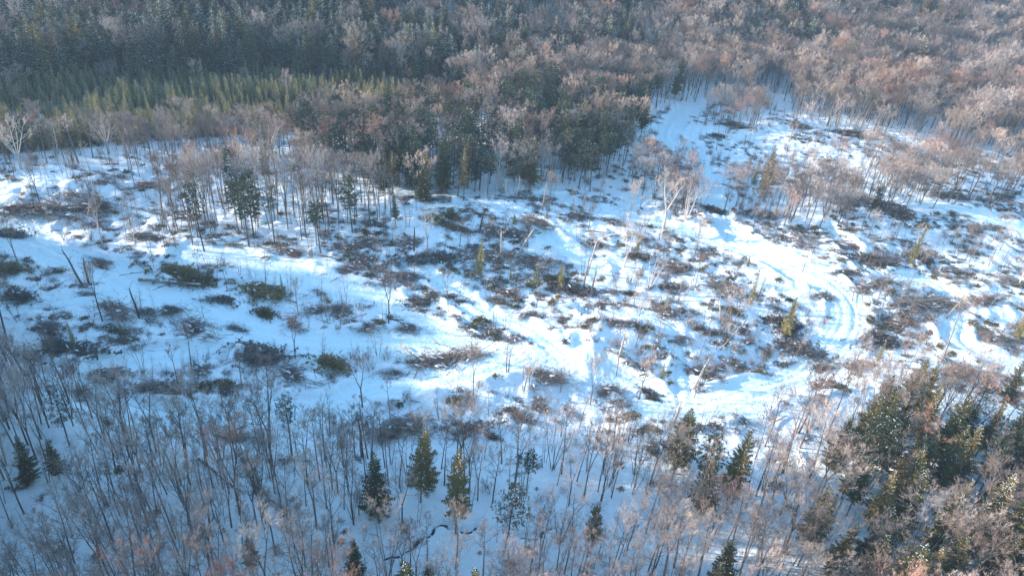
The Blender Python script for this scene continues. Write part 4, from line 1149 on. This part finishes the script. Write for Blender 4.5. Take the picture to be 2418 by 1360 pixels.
log_thing(470, 1090, 560, 1160, .17, 'dark fallen tree lying in the lower left woods', 'bark_dark')
log_thing(600, 1150, 670, 1205, .18, 'fallen tree with snow along it in the lower left woods', 'bark_dark')
log_thing(750, 610, 810, 622, .14, 'dark log lying at the foot of the pole stand', 'bark_dark')
log_thing(1380, 555, 1440, 560, .13, 'thin log lying on snow right of the dark knoll heap', 'bark_dark')
log_thing(640, 845, 720, 838, .15, 'straight dark log on top of the slash near the middle trail', 'bark_dark')
log_thing(1980, 560, 2080, 565, .15, 'dark log half buried above the bright trail bend', 'bark_dark')

def snag(px, py, H, lean, label, m='bark_rot'):
    gx, gy = ground_at([px], [py]); z = float(TZ(gx, gy)[0]); k = random.Random(px * 3 + py)
    rt = bpy.data.objects.new('snag', None); link(rt); rt.location = (float(gx[0]), float(gy[0]), z)
    mb = MB(); top = Vector((lean[0], lean[1], H))
    mb.tube([Vector((0, 0, -.3)), top * .35 + rv(k, .1), top * .7 + rv(k, .12), top], [.17, .15, .12, .07], 7)
    link(bpy.data.objects.new('trunk', mb.mesh('trunk', [M[m]], True)), rt)
    sb = MB()
    for j in range(7):
        t = k.uniform(.35, 1); q = top * t; a = k.uniform(0, 6.28)
        e = q + Vector((math.cos(a), math.sin(a), .7)) * k.uniform(.4, 1.5); sb.spike(q, e, .045)
        sb.spike(q.lerp(e, .6), q.lerp(e, .6) + rv(k, .6), .02)
    link(bpy.data.objects.new('branch_stubs', sb.mesh('branch_stubs', [M[m]])), rt)
    tag(rt, label, 'dead tree', 'broken dead trunks in the clearing')
SN = [(195, 672, 6, (-1.6, 0), 'leaning dark snag left of the long felled log', 'bark_dark'), (210, 670, 4.5, (.3, 0), 'short upright dark snag left of the long felled log', 'bark_dark'),
 (1133, 540, 4.2, (.7, 0), 'short broken dark snag on the sunlit knoll', 'bark_dark'), (978, 602, 4.5, (0, .2), 'upright black snag above the dark knoll heaps', 'bark_dark'), (505, 412, 5, (-.5, 0), 'left one of three pale broken trunks behind the pole stand', 'bark_white'),
 (515, 414, 6, (.1, 0), 'middle one of three pale broken trunks behind the pole stand', 'bark_white'), (525, 410, 6, (-.2, .2), 'right one of three pale broken trunks behind the pole stand', 'bark_white'),
 (1195, 468, 4, (-.3, 0), 'left pale broken stub at the shaded edge above centre', 'bark_white'), (1218, 470, 5, (.4, 0), 'right pale broken stub at the shaded edge above centre', 'bark_white'),
 (1280, 500, 6, (.4, 0), 'pale broken trunk right of the sunlit knoll', 'bark_rot'), (1225, 600, 5, (2.2, 0), 'pale leaning snag beside the reddish central brush', 'bark_white'), (1182, 610, 5, (-.2, 0), 'crooked pale snag left of the pale leaning snag', 'bark_white'),
 (1375, 690, 6, (.3, 0), 'pale upright snag right of the central brush heaps', 'bark_rot'), (1395, 700, 5, (.2, 0), 'second pale snag right of the central brush heaps', 'bark_rot'), (1620, 700, 4, (.4, 0), 'pale snag at the right of the pale birch clump', 'bark_white'),
 (1110, 850, 3.5, (.1, 0), 'small grey snag beside the middle trail', 'bark_grey'), (1460, 850, 4.5, (.2, 0), 'pale snag above the snow junction', 'bark_white'), (1640, 910, 5, (1.0, 0), 'pale snag leaning right inside the trail loop', 'bark_white'),
 (2235, 750, 5, (1.2, 0), 'pale snag leaning right on the broad heap of the right clearing', 'bark_rot'), (1700, 760, 4, (-.9, 0), 'pale snag leaning left inside the trail loop', 'bark_white'), (1590, 1000, 4, (.3, 0), 'snowy pale snag at the near end of the trail loop', 'bark_white'),
 (855, 1080, 6, (-.2, 0), 'dark bent snag left of the wide-skirted snowy spruce', 'bark_dark'), (330, 755, 5, (-.4, 0), 'dark stub among slash above the lower left trail', 'bark_dark')]
for s in SN: snag(*s)

# ------------------------------------------------------------------ saplings, shrubs, litter
def scatter(n, zone_test, seed, xr=(-115, 140), yr=(36, 215)):
    r = np.random.RandomState(seed)
    x = r.uniform(*xr, n); y = r.uniform(*yr, n)
    z0 = T0(x, y); px, py = project(x, y, z0)
    ok = zone_test(x, y, px, py) & (px > -150) & (px < 2580) & (py < 1480)
    x, y = x[ok], y[ok]
    dzz, tmm, sdd = detail(x, y)
    ok = (tmm < .25) & (sdd > 1.2)
    return x[ok], y[ok], (T0(x, y) + dzz)[ok]
allheap = np.array(HEAPXY)
def clear_test(x, y, px, py): return in_poly(px, py, LITTER_AREA)
def wood_test(x, y, px, py): return ~in_poly(px, py, LITTER_AREA) & (py > 330)

# slash litter through the clearing, thicker in drifts
x, y, z = scatter(48000, clear_test, 21)
den = fbm(x, y, 9, 3, 200) + .12 * 0
rr = np.random.RandomState(5)
qx, qy = project(x, y, z)
k = rr.uniform(0, 1, len(x)) < np.clip(.36 + 1.5 * den, .08, 1) * .72 * np.where((qx > 1470) & (qy < 470), .4, 1)
x, y, z = x[k], y[k], z[k]
mass('slash_litter', 'cut branches and twigs littering the snow of the clearing', [(a, b, c - .03, rr.normal(-.1, .5) + (math.pi if rr.rand() < .5 else 0), s, s * .9, rr.randint(0, 6)) for a, b, c, s in zip(x, y, z, rr.uniform(.4, 1.05, len(x)))], LIT)
print('litter', len(x))
x, y, z = scatter(5200, wood_test, 22); k = rr.uniform(0, 1, len(x)) < .42
mass('woodland_litter', 'fallen twigs and small brush on the snow under the trees', [(a, b, c - .04, rr.uniform(0, 6.28), s, s, rr.randint(0, 6)) for a, b, c, s in zip(x[k], y[k], z[k], rr.uniform(.35, .9, k.sum()))], LIT)
# low twiggy shrubs
x, y, z = scatter(12000, clear_test, 23); den = fbm(x, y, 12, 2, 210)
k = rr.uniform(0, 1, len(x)) < np.clip(.22 + 1.2 * den, .05, 1)
x2, y2, z2 = scatter(3500, wood_test, 24); k2 = rr.uniform(0, 1, len(x2)) < .35
pts = [(a, b, c, rr.uniform(0, 6.28), s, s * rr.uniform(.7, 1.4), rr.randint(0, 8)) for a, b, c, s in list(zip(x[k], y[k], z[k], rr.uniform(.4, 1.2, k.sum()))) + list(zip(x2[k2], y2[k2], z2[k2], rr.uniform(.5, 1.5, k2.sum())))]
mass('brushwood', 'low twiggy regrowth poking through the snow', pts, [s['one'] for s in SHR])
# saplings: the largest in view are things
cand = []
x, y, z = scatter(5200, clear_test, 25); den = fbm(x, y, 14, 2, 220); k = rr.uniform(0, 1, len(x)) < np.clip(.62 + 1.3 * den, .10, 1)
cand += [(a, b, c, rr.uniform(3.0, 7.5)) for a, b, c in zip(x[k], y[k], z[k])]
x, y, z = scatter(8200, wood_test, 26); k = rr.uniform(0, 1, len(x)) < .5
cand += [(a, b, c, rr.uniform(4, 9.5)) for a, b, c in zip(x[k], y[k], z[k])]
cand = [c for c in cand]
def sap_score(c):
    px, py = project(c[0], c[1], c[2] + c[3] * .5)
    return c[3] / math.sqrt(c[0] ** 2 + c[1] ** 2 + (c[2] - CAM_H) ** 2) if -5 < px < 2423 and -5 < py < 1362 else 0
cand.sort(key=lambda c: -sap_score(c))
rest = []
for i, c in enumerate(cand):
    p = rng.randrange(len(SAP)); s = c[3] / 7.0; rz = rng.uniform(0, 6.28)
    if i < 290 and sap_score(c) > 0:
        o = place('sapling', SAP[p]['parts'], c[0], c[1], c[2], rz, (s ** .7, s), (rng.gauss(0, .05), rng.gauss(0, .05)))
        px, py = project(c[0], c[1], c[2])
        zt = 'in the open clearing' if in_poly(px, py, CLEAR) else ('in the foreground woods at the lower ' + ('left' if px < 780 else 'middle' if px < 1560 else 'right'))
        lab, grp = rel_label(SAP[p]['look'] + ' ' + SAP[p]['col'], 'sapling', c[0], c[1], zt, 'thin saplings ' + zt)
        tag(o, lab, 'sapling', grp)
    else: rest.append((c[0], c[1], c[2], rz, s ** .7, s, p))
mass('distant_saplings', 'thin saplings scattered among the trees', rest, [s['one'] for s in SAP])
for k in FAR: print(k, len(BYK[k]), 'far', len(FAR[k]))
print('done', time.time() - T00, 'objects', len(S.objects))
